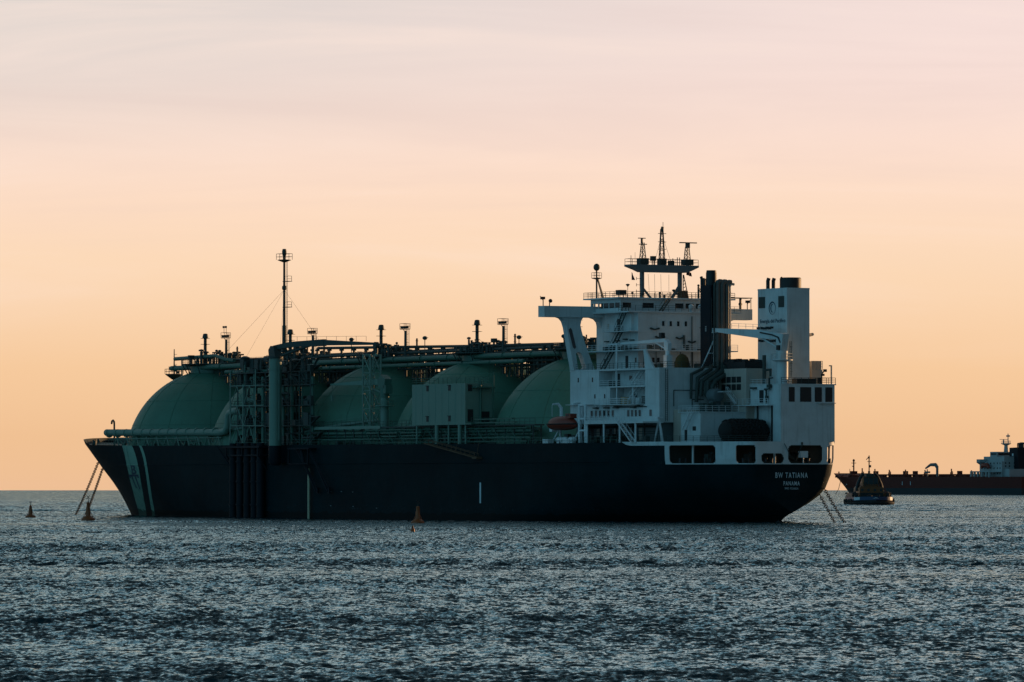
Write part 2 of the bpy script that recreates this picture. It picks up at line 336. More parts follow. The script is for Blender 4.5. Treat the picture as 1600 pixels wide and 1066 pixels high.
# ------------------------------------------------------------------ the sea
def sea():
    rng = np.random.default_rng(11)
    def comps(groups):
        out = []
        for n, l0, l1, slope, spread in groups:
            for l in np.exp(rng.uniform(np.log(l0), np.log(l1), n)): out.append((l, WIND+rng.normal(0, spread), slope, rng.uniform(0, 2*math.pi)))
        return out
    WIND = R(256)
    near = comps([(60,.75,1.8,.046,.85),(34,1.8,4.0,.020,.6),(12,4,10,.009,.4),(6,12,30,.006,.25)])
    mid = comps([(60,1.9,3.8,.042,.8),(20,3.8,8,.012,.5),(8,10,20,.005,.35)])
    far = comps([(50,5.5,10,.030,.6),(16,10,24,.008,.45)])
    gust = [(rng.uniform(0,6.28), rng.uniform(50,240), rng.uniform(0,6.28)) for i in range(9)]
    def grid(xa, ya, cs, sink=0.):
        X, Y = np.meshgrid(xa.astype(np.float32), ya.astype(np.float32)); DX = np.gradient(xa)[None,:].astype(np.float32); DY = np.gradient(ya)[:,None].astype(np.float32)
        Z = np.zeros_like(X); HX = np.zeros_like(X); HY = np.zeros_like(X)
        for l, th, slope, ph in cs:
            k = 2*math.pi/l; c, s_ = math.cos(th), math.sin(th); a = slope/k
            f = a*np.clip((l/np.maximum(DX*abs(c), DY*abs(s_))-2.0)/1.5, 0, 1)
            p = k*(X*c+Y*s_)+ph
            Z += f*np.sin(p); q = f*np.cos(p)*.8; HX += q*c; HY += q*s_
        g = np.zeros_like(X)
        for th, l, ph in gust: g += np.sin(2*math.pi/l*(X*math.cos(th)*.4+Y*math.sin(th))+ph)
        m_ = np.clip(1+.15*g, .3, 1.8)*np.clip((9800-np.hypot(X, Y))/3000, 0, 1)
        Z *= m_; X = X+HX*m_; Y = Y+HY*m_
        Z -= (X*X+Y*Y)/REARTH; Z[0,:] -= sink
        return np.stack([X, Y, Z], -1)
    def steps(a, b, f):
        r = [a]
        while r[-1] < b: r.append(r[-1]+f(r[-1]))
        return np.array(r)
    def xs(d, x0, x1, x2, p):
        h = steps(0, x2, lambda x: d if x < x0 else d*x/x0 if x < x1 else d*x1/x0*(x/x1)**p); return np.concatenate([-h[:0:-1], h])
    yn = np.concatenate([[60,90,120,145], steps(160, 520, lambda y: .3 if y < 172 else .2*(y/200)**1.5)])
    ym = steps(yn[-1]-8, 1500, lambda y: .75*(y/520))
    yf = steps(ym[-1]-4, 16000, lambda y: 2.3*(y/1500)**1.6)
    P = []; Q = []; o = 0
    for G in (grid(xs(.21,22,50,900,3.), yn, near), grid(xs(.6,60,150,2500,2.6), ym, mid, .6), grid(xs(3.2,220,1100,9000,2.6), yf, far, .5), grid(np.linspace(-9000,9000,40), np.array([-3000,-600,-100,0,62.]), [])):
        ny, nx = G.shape[:2]; P.append(G.reshape(-1,3)); idx = np.arange(nx*ny).reshape(ny, nx)+o; o += nx*ny
        Q.append(np.stack([idx[:-1,:-1], idx[:-1,1:], idx[1:,1:], idx[1:,:-1]], -1).reshape(-1, 4))
    P = np.concatenate(P).astype(np.float32); q = np.concatenate(Q)
    me = bpy.data.meshes.new('sea')
    me.vertices.add(len(P)); me.vertices.foreach_set('co', P.ravel())
    me.loops.add(q.size); me.loops.foreach_set('vertex_index', q.ravel().astype(np.int32))
    me.polygons.add(len(q)); me.polygons.foreach_set('loop_start', (np.arange(len(q))*4).astype(np.int32))
    me.update(calc_edges=True); me.shade_smooth()
    print('sea verts', len(P))
    m, nt, b = nodes('sea_water'); N = nt.nodes; L = nt.links
    tc = N.new('ShaderNodeTexCoord'); geo = N.new('ShaderNodeNewGeometry')
    def vm(op, p, q):
        n = N.new('ShaderNodeVectorMath'); n.operation = op
        for i, v in ((0, p), (1, q)):
            if isinstance(v, tuple): n.inputs[i].default_value = v
            else: L.new(v, n.inputs[i])
        return n.outputs[0]
    acc = geo.outputs['Normal']
    for sc, st in RIPPLES:                   # facets of ripples too small to mesh, steeper on their lee side
        mp = N.new('ShaderNodeMapping'); mp.inputs['Scale'].default_value = (sc*.7, sc*.32, sc); mp.inputs['Location'].default_value = (sc*3, 0, 0); L.new(tc.outputs['Object'], mp.inputs[0])
        n = N.new('ShaderNodeTexNoise'); n.inputs['Scale'].default_value = 1; n.inputs['Detail'].default_value = 4; n.inputs['Roughness'].default_value = .6; L.new(mp.outputs[0], n.inputs['Vector'])
        acc = vm('ADD', acc, vm('MULTIPLY', vm('SUBTRACT', n.outputs['Color'], (.5,.5,.5)), (st*.8, st, 0)))
    # wind patches: the lee slopes are steeper under the gusts than in the slicks between them
    mp = N.new('ShaderNodeMapping'); mp.inputs['Scale'].default_value = (.012, .022, .02); mp.inputs['Location'].default_value = (3.3, 1.2, 0); L.new(tc.outputs['Object'], mp.inputs[0])
    n = N.new('ShaderNodeTexNoise'); n.inputs['Scale'].default_value = 1; n.inputs['Detail'].default_value = 4; n.inputs['Roughness'].default_value = .62; n.inputs['Distortion'].default_value = .8; L.new(mp.outputs[0], n.inputs['Vector'])
    mr = N.new('ShaderNodeMapRange'); L.new(n.outputs[0], mr.inputs[0]); mr.inputs[1].default_value = .36; mr.inputs[2].default_value = .64; mr.inputs[3].default_value = -LEE*.35; mr.inputs[4].default_value = -LEE*1.7
    cv = N.new('ShaderNodeCombineXYZ'); L.new(mr.outputs[0], cv.inputs[1]); acc = vm('ADD', acc, cv.outputs[0])
    nn = N.new('ShaderNodeVectorMath'); nn.operation = 'NORMALIZE'; L.new(acc, nn.inputs[0])
    N.remove(b)
    df = N.new('ShaderNodeBsdfDiffuse'); df.inputs['Color'].default_value = (.006,.030,.038,1)
    gl = N.new('ShaderNodeBsdfGlossy'); gl.inputs['Color'].default_value = (.76,.97,1.0,1); gl.inputs['Roughness'].default_value = .1
    fr = N.new('ShaderNodeFresnel'); fr.inputs['IOR'].default_value = 1.34
    for n in (df, gl, fr): L.new(nn.outputs[0], n.inputs['Normal'])
    mxs = N.new('ShaderNodeMixShader'); L.new(fr.outputs[0], mxs.inputs[0]); L.new(df.outputs[0], mxs.inputs[1]); L.new(gl.outputs[0], mxs.inputs[2])
    L.new(mxs.outputs[0], N['Material Output'].inputs['Surface'])
    me.materials.append(m)
    o = bpy.data.objects.new('sea', me); col.objects.link(o); o['kind'] = 'structure'; o['label'] = 'choppy blue-grey sea reaching to the horizon'
RIPPLES = ((5.5, 2.2), (1.7, 1.7), (.35, .7)); LEE = .14
sea()

# ------------------------------------------------------------------ the gas carrier: u forward, v to port, w up from the waterline
SW=[-2,0,1,2.05,3.6,5,6.4,8.8,11.8,16]
SU=[0,10,20,34,50,70]
ST=[[0,0,5,12,19.5,22.5],[0,2.2,8.5,15.5,21,23],[0,4,10.8,17.2,21.8,23],[.5,6.2,12.9,18.8,22.4,23],[3.6,9.4,15.3,20.2,22.7,23],[5.9,11.4,16.8,21.2,22.8,23],[7.3,12.9,17.9,21.7,22.9,23],[8.4,14.2,18.8,22.1,23,23],[9.1,14.8,19.2,22.3,23,23],[9.1,14.9,19.3,22.4,23,23]]
def ustart(w): return float(np.interp(w,[-2,0,1,2.05],[9,4.6,2.6,0]))
def uend(w): return float(np.interp(w,[-2,0,3.2,6.8,10.5,13.5,17],[280,282,285.6,288.4,290.6,291.2,291.4]))
def half(u,w):
    row=[np.interp(w,SW,[r[i] for r in ST]) for i in range(len(SU))]
    # smooth (cubic hermite, monotone-ish) interpolation along u
    if u<70:
        us=ustart(w)
        pts=list(zip(SU,row))
        if us>0: pts=[(us,0.0)]+[p for p in pts if p[0]>us+1.5 and p[1]>0.3]
        U=[p[0] for p in pts];R=[p[1] for p in pts]
        n=len(U)
        m=[0]*n
        for i in range(n):
            if i==0: m[i]=(R[1]-R[0])/(U[1]-U[0])
            elif i==n-1: m[i]=0
            else: m[i]=.5*((R[i]-R[i-1])/(U[i]-U[i-1])+(R[i+1]-R[i])/(U[i+1]-U[i]))
        v=0.
        for i in range(n-1):
            if u<=U[i+1] or i==n-2:
                h=U[i+1]-U[i]; t=min(1,max(0,(u-U[i])/h))
                v=(2*t**3-3*t*t+1)*R[i]+(t**3-2*t*t+t)*h*m[i]+(-2*t**3+3*t*t)*R[i+1]+(t**3-t*t)*h*m[i+1]
                break
        if us<=0 and u<1.2:
            v*=1-.17*(1-math.sqrt(max(0,1-(1-max(u,0)/1.2)**2)))
        return max(0,min(23,v))
    s=max(0,min(1,w/16.5)); L=112-57*s; m=2+.3*s; q=1-.3*s**1.5
    t=min(1,max(0,(uend(w)-u)/L))
    return 23*(1-(1-t)**m)**q

def deckz(u): return float(np.interp(u, [0, 60, 226, 262, 291], [14.6, 14.6, 15.1, 15.5, 16.5]))
CX, CY = 51.644, 1060.888
CROT = math.atan2(.872, -.489)
ship = thing('lng_carrier', 'huge gas carrier with five green domed tanks, navy hull and white superstructure', 'ship', (CX, CY, drop(CX, CY)), CROT)
def hpt(u, w, off=.03):
    """a point on the port side of the hull, off metres out"""
    e = .3; v = half(u, w)
    n = Vector((-(half(u+e, w)-half(u-e, w))/(2*e), 1, -(half(u, w+e)-half(u, w-e))/(2*e))).normalized()
    return Vector((u, v, w))+n*off
def hull_mesh():
    b = MB()
    S = sorted(set([0,.001,.003,.006,.012,.02,.03,.045,.06,.08,.1,.13,.17,.21,.25]+[round(.25+.03*i,3) for i in range(16)]+[.72,.75,.78,.81,.84,.87,.89,.91,.93,.945,.96,.97,.98,.987,.993,.997,1]))
    lower = [-2,-1,0,.5,1,1.5,2.05,2.8,3.6,4.4,5,5.7,6.4,7.5,8.8,9.8,10.75]
    rows = []
    for w in lower: rows.append([(ustart(w)+s*(uend(w)-ustart(w)), w) for s in S])
    n = len(S)
    vs = []; fs = []
    def addrow(row, sg): vs.extend([(u, sg*half(u, w), w) for u, w in row])
    for sg in (1, -1):
        o = len(vs)
        for r in rows: addrow(r, sg)
        for i in range(len(rows)-1):
            for j in range(n-1): fs.append((o+i*n+j, o+i*n+j+1, o+(i+1)*n+j+1, o+(i+1)*n+j))
    half_n = len(rows)*n
    for i in range(len(rows)-1): fs.append((i*n, (i+1)*n, half_n+(i+1)*n, half_n+i*n))          # transom
    b.add(vs, fs)
    # upper strake forward of the mooring deck openings
    US = [16.2]+[u for u in range(18, 270, 4)]+[271,274,277,280,282,284,286,288,289.5,290.4,290.9]
    for sg in (1, -1):
        vs = []; fs = []; k = 6
        for u in US:
            top = deckz(u)+(.25 if u < 262 else min(1.1, .25+(u-262)*.08))
            for j in range(k+1):
                w = 10.75+(top-10.75)*j/k
                uu = u if u < 286 else 286+(u-286)*(uend(w)-286)/(290.9-286)
                vs.append((uu, sg*half(uu, w), w))
        for i in range(len(US)-1):
            for j in range(k): fs.append((i*(k+1)+j, (i+1)*(k+1)+j, (i+1)*(k+1)+j+1, i*(k+1)+j+1))
        b.add(vs, fs)
    return b
hb = hull_mesh()
hull = hb.build('hull', M['hull'], ship, 35)
# rudder head and skeg at the centreline
b = MB(); b.prism([(3.6,-2),(9,-2),(9,1.2),(4.4,.9)], 'v', -.35, .35); b.build('rudder', M['black'], ship)
# sheets of deck
def deck_sheet(us, z, inset=.15, thick=.12):
    b = MB(); vs = []; fs = []
    for u in us:
        w = z(u); h = max(.02, half(u, w)-inset); vs += [(u,h,w),(u,-h,w)]
    for i in range(len(us)-1): fs.append((2*i, 2*i+2, 2*i+3, 2*i+1))
    b.add(vs, fs); vs2 = [(x,y,w-thick) for x,y,w in vs]; b.add(vs2, [tuple(reversed(f)) for f in fs])
    return b
deck_sheet([.2,.6,1.2,2,4,7,11,16]+list(range(20,262,6))+[266,270,275,280,284,287,289.5,290.6], deckz).build('main_deck', M['deck'], ship, 0)
deck_sheet([.25,.6,1.2,2,4,7,11,16,22], lambda u: 10.8).build('mooring_deck', M['deck'], hull, 0)

# white stern bulwark with the mooring openings
US_ = [22.6,21,20,18,16.5,15,13.5,12,10.5,9,7.5,6,4.5,3,2,1.2,.8,.5,.25,.1,.03,0]
PC = [(u, half(u, 13)) for u in US_]+[(0, v) for v in np.linspace(half(0,13), -half(0,13), 22)[1:]]+[(u, -half(u, 13)) for u in US_[::-1][1:]]
PCs = [0.]
for i in range(1, len(PC)): PCs.append(PCs[-1]+math.dist(PC[i], PC[i-1]))
S0 = PCs[US_.index(15)]-7.48            # keeps arc lengths counted from u = 22
def arc(s, w=13., off=0.):
    s += S0
    u = float(np.interp(s, PCs, [p[0] for p in PC])); v = float(np.interp(s, PCs, [p[1] for p in PC]))
    h = half(u, w); hh = half(u, 13)
    if abs(v) > hh-.02: v = math.copysign(h, v)
    else: v *= h/hh
    e = .25
    u1, v1 = (float(np.interp(s-e, PCs, [p[k] for p in PC])) for k in (0,1)); u2, v2 = (float(np.interp(s+e, PCs, [p[k] for p in PC])) for k in (0,1))
    t = Vector((u2-u1, v2-v1)).normalized(); nrm = Vector((t.y, -t.x))
    return Vector((u+nrm.x*off*-1, v+nrm.y*off*-1, w))
cen = arc(33, 13); tst = arc(33, 13, .5); OUT = 1 if tst.x < cen.x else -1
HOLES = [(7.2,17.3,10.95,14.35),(21.5,25.5,10.95,14.35),(26.6,31.5,10.95,12.75),(32.5,39.9,10.95,14.3),(40.9,46.5,10.95,14.25),(49,56.5,10.95,14.3),(58,60.5,10.95,14.3)]
def in_hole(s, w):
    for a, b_, c, d in HOLES:
        if a < s < b_ and c < w < d:
            r = .75; dx = max(a+r-s, s-b_+r, 0); dy = max(c+r-w, w-d+r, 0)
            if math.hypot(dx, dy) < r: return True
    return False
def bulwark():
    b = MB(); st = .17; sa = np.arange(6.25, 61.2, st); wa = np.linspace(10.76, 14.95, 26); key = {}; vs = []; fs = []
    def vid(i, j, k):
        if (i,j,k) not in key: key[(i,j,k)] = len(vs); vs.append(tuple(arc(sa[i], wa[j], OUT*(.04 if k == 0 else -.16))))
        return key[(i,j,k)]
    solid = lambda i, j: 0 <= i < len(sa)-1 and 0 <= j < len(wa)-1 and not in_hole((sa[i]+sa[i+1])/2, (wa[j]+wa[j+1])/2)
    for i in range(len(sa)-1):
        for j in range(len(wa)-1):
            if not solid(i, j): continue
            fs.append((vid(i,j,0), vid(i+1,j,0), vid(i+1,j+1,0), vid(i,j+1,0))); fs.append((vid(i,j,1), vid(i,j+1,1), vid(i+1,j+1,1), vid(i+1,j,1)))
            for di, dj, e in ((-1,0,((i,j),(i,j+1))),(1,0,((i+1,j),(i+1,j+1))),(0,-1,((i,j),(i+1,j))),(0,1,((i,j+1),(i+1,j+1)))):
                if not solid(i+di, j+dj):
                    p, q = e; fs.append((vid(*p,0), vid(*q,0), vid(*q,1), vid(*p,1)))
    return b.add(vs, fs)
bul = bulwark().build('stern_bulwark', M['white'], ship, 50)
b = MB()      # white cap strip running on forward along the hull top

vs = []; UU = [26.2,25.2,24,22,20,18,16.3,15.6]
for i, u in enumerate(UU):
    lo = 14.93 if i == 0 else 14.45 if i == 1 else 14.25
    for off in (.05, -.1):
        for w in (lo, 14.97): p = hpt(u, w, off); vs.append(tuple(p))
fs = []
for i in range(len(UU)-1):
    o = 4*i; fs += [(o,o+4,o+5,o+1),(o+2,o+3,o+7,o+6),(o+1,o+5,o+7,o+3),(o,o+2,o+6,o+4)]
b.add(vs, fs); b.build('cap_strip', M['white'], bul, 40)
# gear on the mooring deck, seen through the openings
b = MB(); b.box(17,22.4,-18,18,10.9,14.4); b.build('inner_bulkhead', M['steel'], ship)  # bulkhead given a dark colour for the shade behind the openings
for s_, d_ in ((11.5,.9),(30.5,.7),(44,.7)):
    p = arc(s_, 13, -OUT*1.6); b = MB(); b.cyl((p.x,p.y,10.9),(p.x,p.y,14.4),.22,10); b.build('pillar', M['white'], ship)
for s_ in (9.5,15,23,29,37,43):
    p = arc(s_, 13, -OUT*1.3); b = MB()
    for dx in (-.6,.6): b.cyl((p.x,p.y+dx,10.9),(p.x,p.y+dx,11.75),.28,10); b.cyl((p.x,p.y+dx,11.75),(p.x,p.y+dx,11.85),.36,10)
    b.box(p.x-.4,p.x+.4,p.y-1,p.y+1,10.85,10.98); b.build('bollard', M['black'], ship)
for u_, v_ in ((6,3.5),(6.5,-4.5),(11,9),(12,-9)):
    b = MB(); b.cyl((u_,v_-1.8,12.1),(u_,v_+1.8,12.1),.55,14)
    for q in (-1.8,-.2,1.8): b.cyl((u_,v_+q-.06,12.1),(u_,v_+q+.06,12.1),1.0,18)
    b.box(u_-1,u_+1,v_-2.4,v_+2.4,10.9,11.3); b.box(u_-.7,u_+.7,v_+2,v_+2.9,11.3,12.7); b.build('mooring_winch', M['steel'], ship)
b = MB(); b.box(.5,1.3,-3.7,-2.1,12.0,13.2); b.tube([(.9,-2.9,10.9),(.9,-2.9,12)],.1,6); b.build('control_cabinet', M['whiteclean'], ship)
# names on the stern
def stern(cw, cv=0.2):
    def f(x, y):
        v = cv-x; w = cw+y; return (-.035, v, w)
    return f
lettering('name_lettering', 'BW TATIANA', 1.0, stern(8.75), M['letter'], hull, width=7.0, bold=.012, space=1.3)
lettering('port_lettering', 'PANAMA', .78, stern(7.25), M['letter'], hull, width=3.5, bold=.012, space=1.25)
lettering('number_lettering', 'IMO 9236626', .38, stern(6.32), M['letter'], hull, width=2.9, space=1.15)
# bow monogram on the stripe: a B standing on a double T
def bow(cu_, cw):
    return lambda x, y: tuple(hpt(cu_-x*1.9-y*.7, cw+y, .06))
lettering('bow_letter', 'B', 2.0, bow(235.4, 10.2), M['navyletter'], hull, width=1.7, bold=.02)
b = MB(); g = bow(238.0, 7.9)
for (x0,x1,y0,y1) in ((-1.7,1.7,.85,1.25),(-1.05,-.6,-1.7,.9),(.3,.8,-2.0,.9),(-1.9,-1.4,.5,1.25),(1.4,1.9,.5,1.25)):
    vs = [g(x0,y0),g(x1,y0),g(x1,y1),g(x0,y1)]; b.add(vs, [(0,1,2,3)])
b.build('bow_emblem', M['navyletter'], hull, 0)
# draught, load line and bulb marks
b = MB()
for i in range(8): w = 3.4+i*.5; b.add([hpt(77.4,w,.03),hpt(76.8,w,.03),hpt(76.8,w+.5,.03),hpt(77.4,w+.5,.03)], [(0,1,2,3)])
b.build('draught_marks', M['letter'], hull, 0)
for (u, w) in ((139.9,5.5),(135.2,5.5),(130.3,5.4),(139.9,2.6),(130.1,2.5),(186,2.4),(120,2.2),(176,5.6)):
    b = MB(); b.add([hpt(u+.28,w,.03),hpt(u-.28,w,.03),hpt(u-.28,w+.16,.03),hpt(u+.28,w+.16,.03)],[(0,1,2,3)]); b.build('hull_mark', M['mast'], hull, 0)
# frames of bottom fender and hull fittings
b = MB(); b.tube([hpt(u, 11.2, .02) for u in range(30, 250, 6)], .09, 5); b.build('rubbing_strake', M['hull'], hull)

# ---------------------------------------------------------------- tanks
DOMES = [74.1, 114.8, 156.2, 197.8, 239.1]
RD, CWD = 19.7, 12.6
for i, uc in enumerate(DOMES):
    b = MB(); prof = [(RD, 14.4)]+[(RD*math.cos(t), CWD+RD*math.sin(t)) for t in np.linspace(R(6), R(78), 30)]+[(3.6, 32.15)]
    b.lathe(prof, (uc, 0), 96)
    d = b.build('tank_dome', M['green'], ship, 25)
    # plate seams standing proud
    b = MB()
    for el in (22, 40, 57):
        r, w = RD*math.cos(R(el))+.03, CWD+RD*math.sin(R(el)); b.tube([(uc+r*math.cos(a), r*math.sin(a), w) for a in np.linspace(0, 2*math.pi, 72)], .07, 4, False)
    for a in np.linspace(0, 2*math.pi, 13)[:-1]:
        b.tube([(uc+(RD*math.cos(t)+.03)*math.cos(a), (RD*math.cos(t)+.03)*math.sin(a), CWD+RD*math.sin(t)) for t in np.linspace(R(8), R(72), 22)], .05, 4, False)
    b.build('weld_seam', M['green'], d)
    # hub with its platform and valves
    b = MB(); b.lathe([(5.6,31.2),(5.6,32.9),(4.8,33.4),(.0005,33.5)], (uc,0), 36); b.build('dome_hub', M['greendk'], d)
    b = MB(); b.lathe([(6.6,33.35),(7.6,33.35),(7.6,33.5),(6.6,33.5)], (uc,0), 24)
    ring = [(uc+7.5*math.cos(a), 7.5*math.sin(a), 33.5) for a in np.linspace(0, 2*math.pi, 17)]; b.rail(ring, 1.1, 3)
    for a in np.linspace(0, 2*math.pi, 13)[:-1]: b.tube([(uc+6*math.cos(a), 6*math.sin(a), 30.9),(uc+7.4*math.cos(a), 7.4*math.sin(a), 33.4)], .12, 5)
    b.build('hub_platform', M['steel'], d)
    rng = random.Random(40+i); b = MB()
    for k in range(42):
        u = uc+rng.uniform(-5.6, 5.2); v = rng.uniform(-4.5, 4.5); h = rng.uniform(.9, 2.9)*(1 if abs(u-uc) < 3.5 else .75); r = rng.uniform(.14, .38)
        b.cyl((u,v,33.3),(u,v,33.5+h), r, 8)
        if k % 3 == 0: b.lathe([(.0005,33.5+h),(r*1.9,33.5+h+.1),(r*1.9,33.5+h+.4),(.0005,33.5+h+.55)], (u,v), 10)
        if k % 3 == 1: b.cbox((u,v,33.4+h), (rng.uniform(.5,1.3), rng.uniform(.5,1.3), rng.uniform(.3,.9)))
        if k % 4 == 0: q = rng.uniform(-4,4); b.tube([(u,v,33.4+h*.7),(uc+q,v,33.4+h*.7),(uc+q,v,33.3)], .16, 6)
    b.lathe([(.0005,33.3),(6.4,33.3),(6.4,33.42),(.0005,33.45)], (uc,0), 20); b.build('valve_group', M['steel'], d)
    # vent mast
    um = uc+5.2; b = MB(); b.lathe([(.42,31.4),(.42,36.2),(.36,36.3),(.36,39.2),(.62,39.3),(.66,39.5),(.5,40.2),(.4,40.3),(.0005,40.35)], (um,0), 18)
    for w in (39.2, 37.9): b.lathe([(.3,w),(1.05,w+.02),(1.05,w+.09),(.3,w+.1)], (um,0), 16)
    for w in (35.4, 36.3, 34.6): b.lathe([(.35,w),(.56,w),(.56,w+.1),(.35,w+.1)], (um,0), 14)
    for a in (0.3, 2.4, 4.5): b.tube([(um+.4*math.cos(a), .4*math.sin(a), 36.4),(um+4*math.cos(a), 4*math.sin(a), 33.4)], .03, 4)
    b.build('vent_mast', M['steel'], d)
    # floodlight post with its caged ladder and little platform
    ul = uc-10.2; vl = 2.5; b = MB(); b.tube([(ul,vl,28.5),(ul,vl,38.7)], [.36,.27], 14); b.box(ul-.7,ul+1.2,vl-.7,vl+.7,38.93,39.05); b.tube([(ul,vl,38.2),(ul+.9,vl,38.9)], .07, 5)
    px = [(ul-.7,vl-.7,39.05),(ul+1.2,vl-.7,39.05),(ul+1.2,vl+.7,39.05),(ul-.7,vl+.7,39.05),(ul-.7,vl-.7,39.05)]; b.rail(px, 1.1, 1.5, .045, 2)
    for e in (.0, .9): b.cbox((ul+e,vl-.4,39.4),(.5,.4,.5)); b.cbox((ul+e,vl+.4,39.35),(.45,.4,.5))
    b.ladder((ul-.8,vl,33),(ul-.8,vl,40),.3,(0,1,0), .04); b.tube([(ul-1.6,vl,34.5),(ul-1.6,vl,40)], .035, 4)
    for w in (34.5,36.2,38,39.6): b.tube([(ul-1.6,vl,w),(ul-.2,vl,w)], .035, 4)
    if i == 4:
        for e in (.0, 1.1): b.tube([(ul+e,vl,40),(ul+e,vl,41.2)],.05,4); b.cbox((ul+e+.2,vl,41.4),(.45,.3,.45))
    b.build('floodlight_post', M['steel'], d)
    b = MB(); b.tube([(uc-9.4,-.6,31),(uc-9.4,-.6,37.0)], .2, 10); b.sphere((uc-9.4,-.6,37),.2)
    for w in (32.5,34,35.5,36.6): b.lathe([(.15,w),(.32,w),(.32,w+.1),(.15,w+.1)], (uc-9.4,-.6), 10)
    b.build('vent_pipe', M['steel'], d)
    # sloping walkway down the port side of the dome
    if i in (1, 2, 3):
        b = MB(); ps = []
        for k in range(25):
            t = k/24; ang = R(150-t*112); el = R(9+t*13) if i != 1 else R(8+16*t)
            r = RD+.35; ps.append(Vector((uc+r*math.cos(el)*math.cos(ang)*-1, r*math.cos(el)*math.sin(ang), CWD+r*math.sin(el))))
        b.tube(ps, .3, 6); b.rail([p+Vector((0,.2,.1)) for p in ps], 1.0, 1.6, .035, 2); b.build('dome_walkway', M['greenlt'], d)

# ---------------------------------------------------------------- pipe trunk over the tanks
b = MB()
b.box(62,250,-1.6,1.6,33.25,33.45)
for v in (-1.6, 1.6): b.rail([(62,v,33.45),(250,v,33.45)], 1.1, 2.4, .04, 2)
b.build('catwalk', M['steel'], ship)
for (v, w, r, u0, u1, m_) in ((4.6,32.7,.55,64,252,'greendk'),(3.2,32.9,.38,64,236,'greendk'),(-3.4,32.9,.5,62,246,'steel'),(-4.8,33.4,.4,62,240,'steel'),(2.3,34.1,.3,80,226,'steel'),(-2.4,34.6,.32,72,220,'steel'),(6.0,31.4,.4,90,222,'greendk')):
    b = MB(); pts = [(u0,v,w)]
    for uc in DOMES[::1]:
        if u0 < uc-14 and uc+14 < u1 and r > .45: pts += [(uc-9,v,w),(uc-8,v,w+.0)]
    pts.append((u1,v,w)); b.tube(pts, r, 10)
    u = u0+2
    while u < u1: b.lathe([(r*.98,0),(r*1.28,0),(r*1.28,.14),(r*.98,.14)], (0,0), 10) if False else b.tube([(u,v,w),(u+.16,v,w)], r*1.3, 10); u += 11.5
    b.build('cargo_pipe', M[m_], ship)
b = MB(); b.tube([(82,0,34.7),(120,.3,35.0),(190,0,36.0)], .32, 8)
for k, u in enumerate(np.arange(84, 191, 5.6)):
    w = float(np.interp(u, [82,120,190],[34.7,35.0,36.0])); b.tube([(u,0,33.4),(u,0,w)], .26, 6); b.cbox((u,0,w-.45),(1.2,.5,.35))
    if k % 3 == 0: b.tube([(u,0,w-.2),(u+2.4,0,33.5)], .14, 5)
b.build('header_pipe', M['steel'], ship)
for uc in (94.2, 135.3, 176.8, 218.2):
    rng = random.Random(int(uc)); b = MB()
    U = [uc-9+1.8*k for k in range(11)]
    for v in (-6.5,-3.2,0):
        for u in U:
            if rng.random() < .8: b.tube([(u,v,15),(u,v,33.2)], rng.choice((.16,.2,.3)), 5)
        for w in np.arange(16.5, 33.2, 1.35): b.tube([(uc-9.2,v,w+rng.uniform(-.2,.2)),(uc+9.2,v,w+rng.uniform(-.2,.2))], rng.choice((.12,.18,.3)), 5)
    for k in range(16):
        w = rng.uniform(26,33); u = rng.choice(U); b.tube([(u,-7,w),(u,1,w)], rng.uniform(.12,.35), 6)
    for k in range(26):
        b.cbox((uc+rng.uniform(-8.5,8.5), rng.uniform(-6,0), rng.uniform(17,33)), (rng.uniform(.5,2.2), rng.uniform(.5,2), rng.uniform(.4,1.3)))
    b.build('pipe_tower', M['steel'], ship, 30)
    b = MB()
    for v in (2.2, 3.6):
        for w in (30.7, 31.5, 32.3): b.tube([(uc-12,v,w),(uc+12,v,w)], rng.choice((.13,.2,.28)), 5)
        for k in range(16):
            if rng.random() < .8: u = uc-12+1.6*k; b.tube([(u,v,30.6 if abs(u-uc) > 8 else 28.5),(u,v,33.2)], .15, 5)
    for k in range(12): b.cbox((uc+rng.uniform(-11,11), 2.9, rng.uniform(30.8,32.6)), (rng.uniform(.6,2.2), 1.4, rng.uniform(.3,.8)))
    b.tube([(uc,2.2,30.7),(uc,3.6,30.7)], .15, 5); b.tube([(uc,2.2,31.5),(uc,3.6,31.5)], .15, 5)
    b.build('pipe_rack', M['steel'], ship, 30)
    # gear on top of the trunk, against the sky
    b = MB()
    for k in range(10):
        u = uc+rng.uniform(-12, 12); v = rng.uniform(-3,3); h = rng.uniform(.3,.9)
        b.cbox((u,v,33.6+h/2),(rng.uniform(.4,2.0),.6,h)); 
        if k % 3 == 0: b.tube([(u,v,33.5),(u,v,33.8+h)], .1, 5)
    b.box(uc-12.5,uc+12.5,-3.4,3.4,33.46,33.62); b.build('trunk_fitting', M['steel'], ship, 30)
for (u, w) in ((141.5,35.8),(102,35.1),(84,34.9),(174,36.2)):       # floodlights on short stems
    b = MB(); b.tube([(u,.4,33.5),(u,.4,w+.9)], .09, 5); b.sphere((u,.4,w+1.3),.52,8,.8); b.tube([(u,.4,w+1.3),(u-1.4,.4,w+1.35)], .06, 4); b.build('floodlight', M['steel'], ship)
# the fat pipe end that sticks out forward of tank one
b = MB(); b.tube([(222,4,33.9),(226,4,34.2),(231,4,35.1),(255.5,2,34.9)], .42, 10); b.tube([(252,2,34.9),(252,2,30.5)], .16, 6); b.tube([(248.5,2,33),(238,3,33)], .4, 8); b.tube([(251,2,33.0),(245,2,33.0)], .55, 8)
for u in (251.8, 248.4, 245.5): b.tube([(u,2,35),(u,2,29.8)], .14, 5)
b.build('cargo_pipe', M['greendk'], ship)

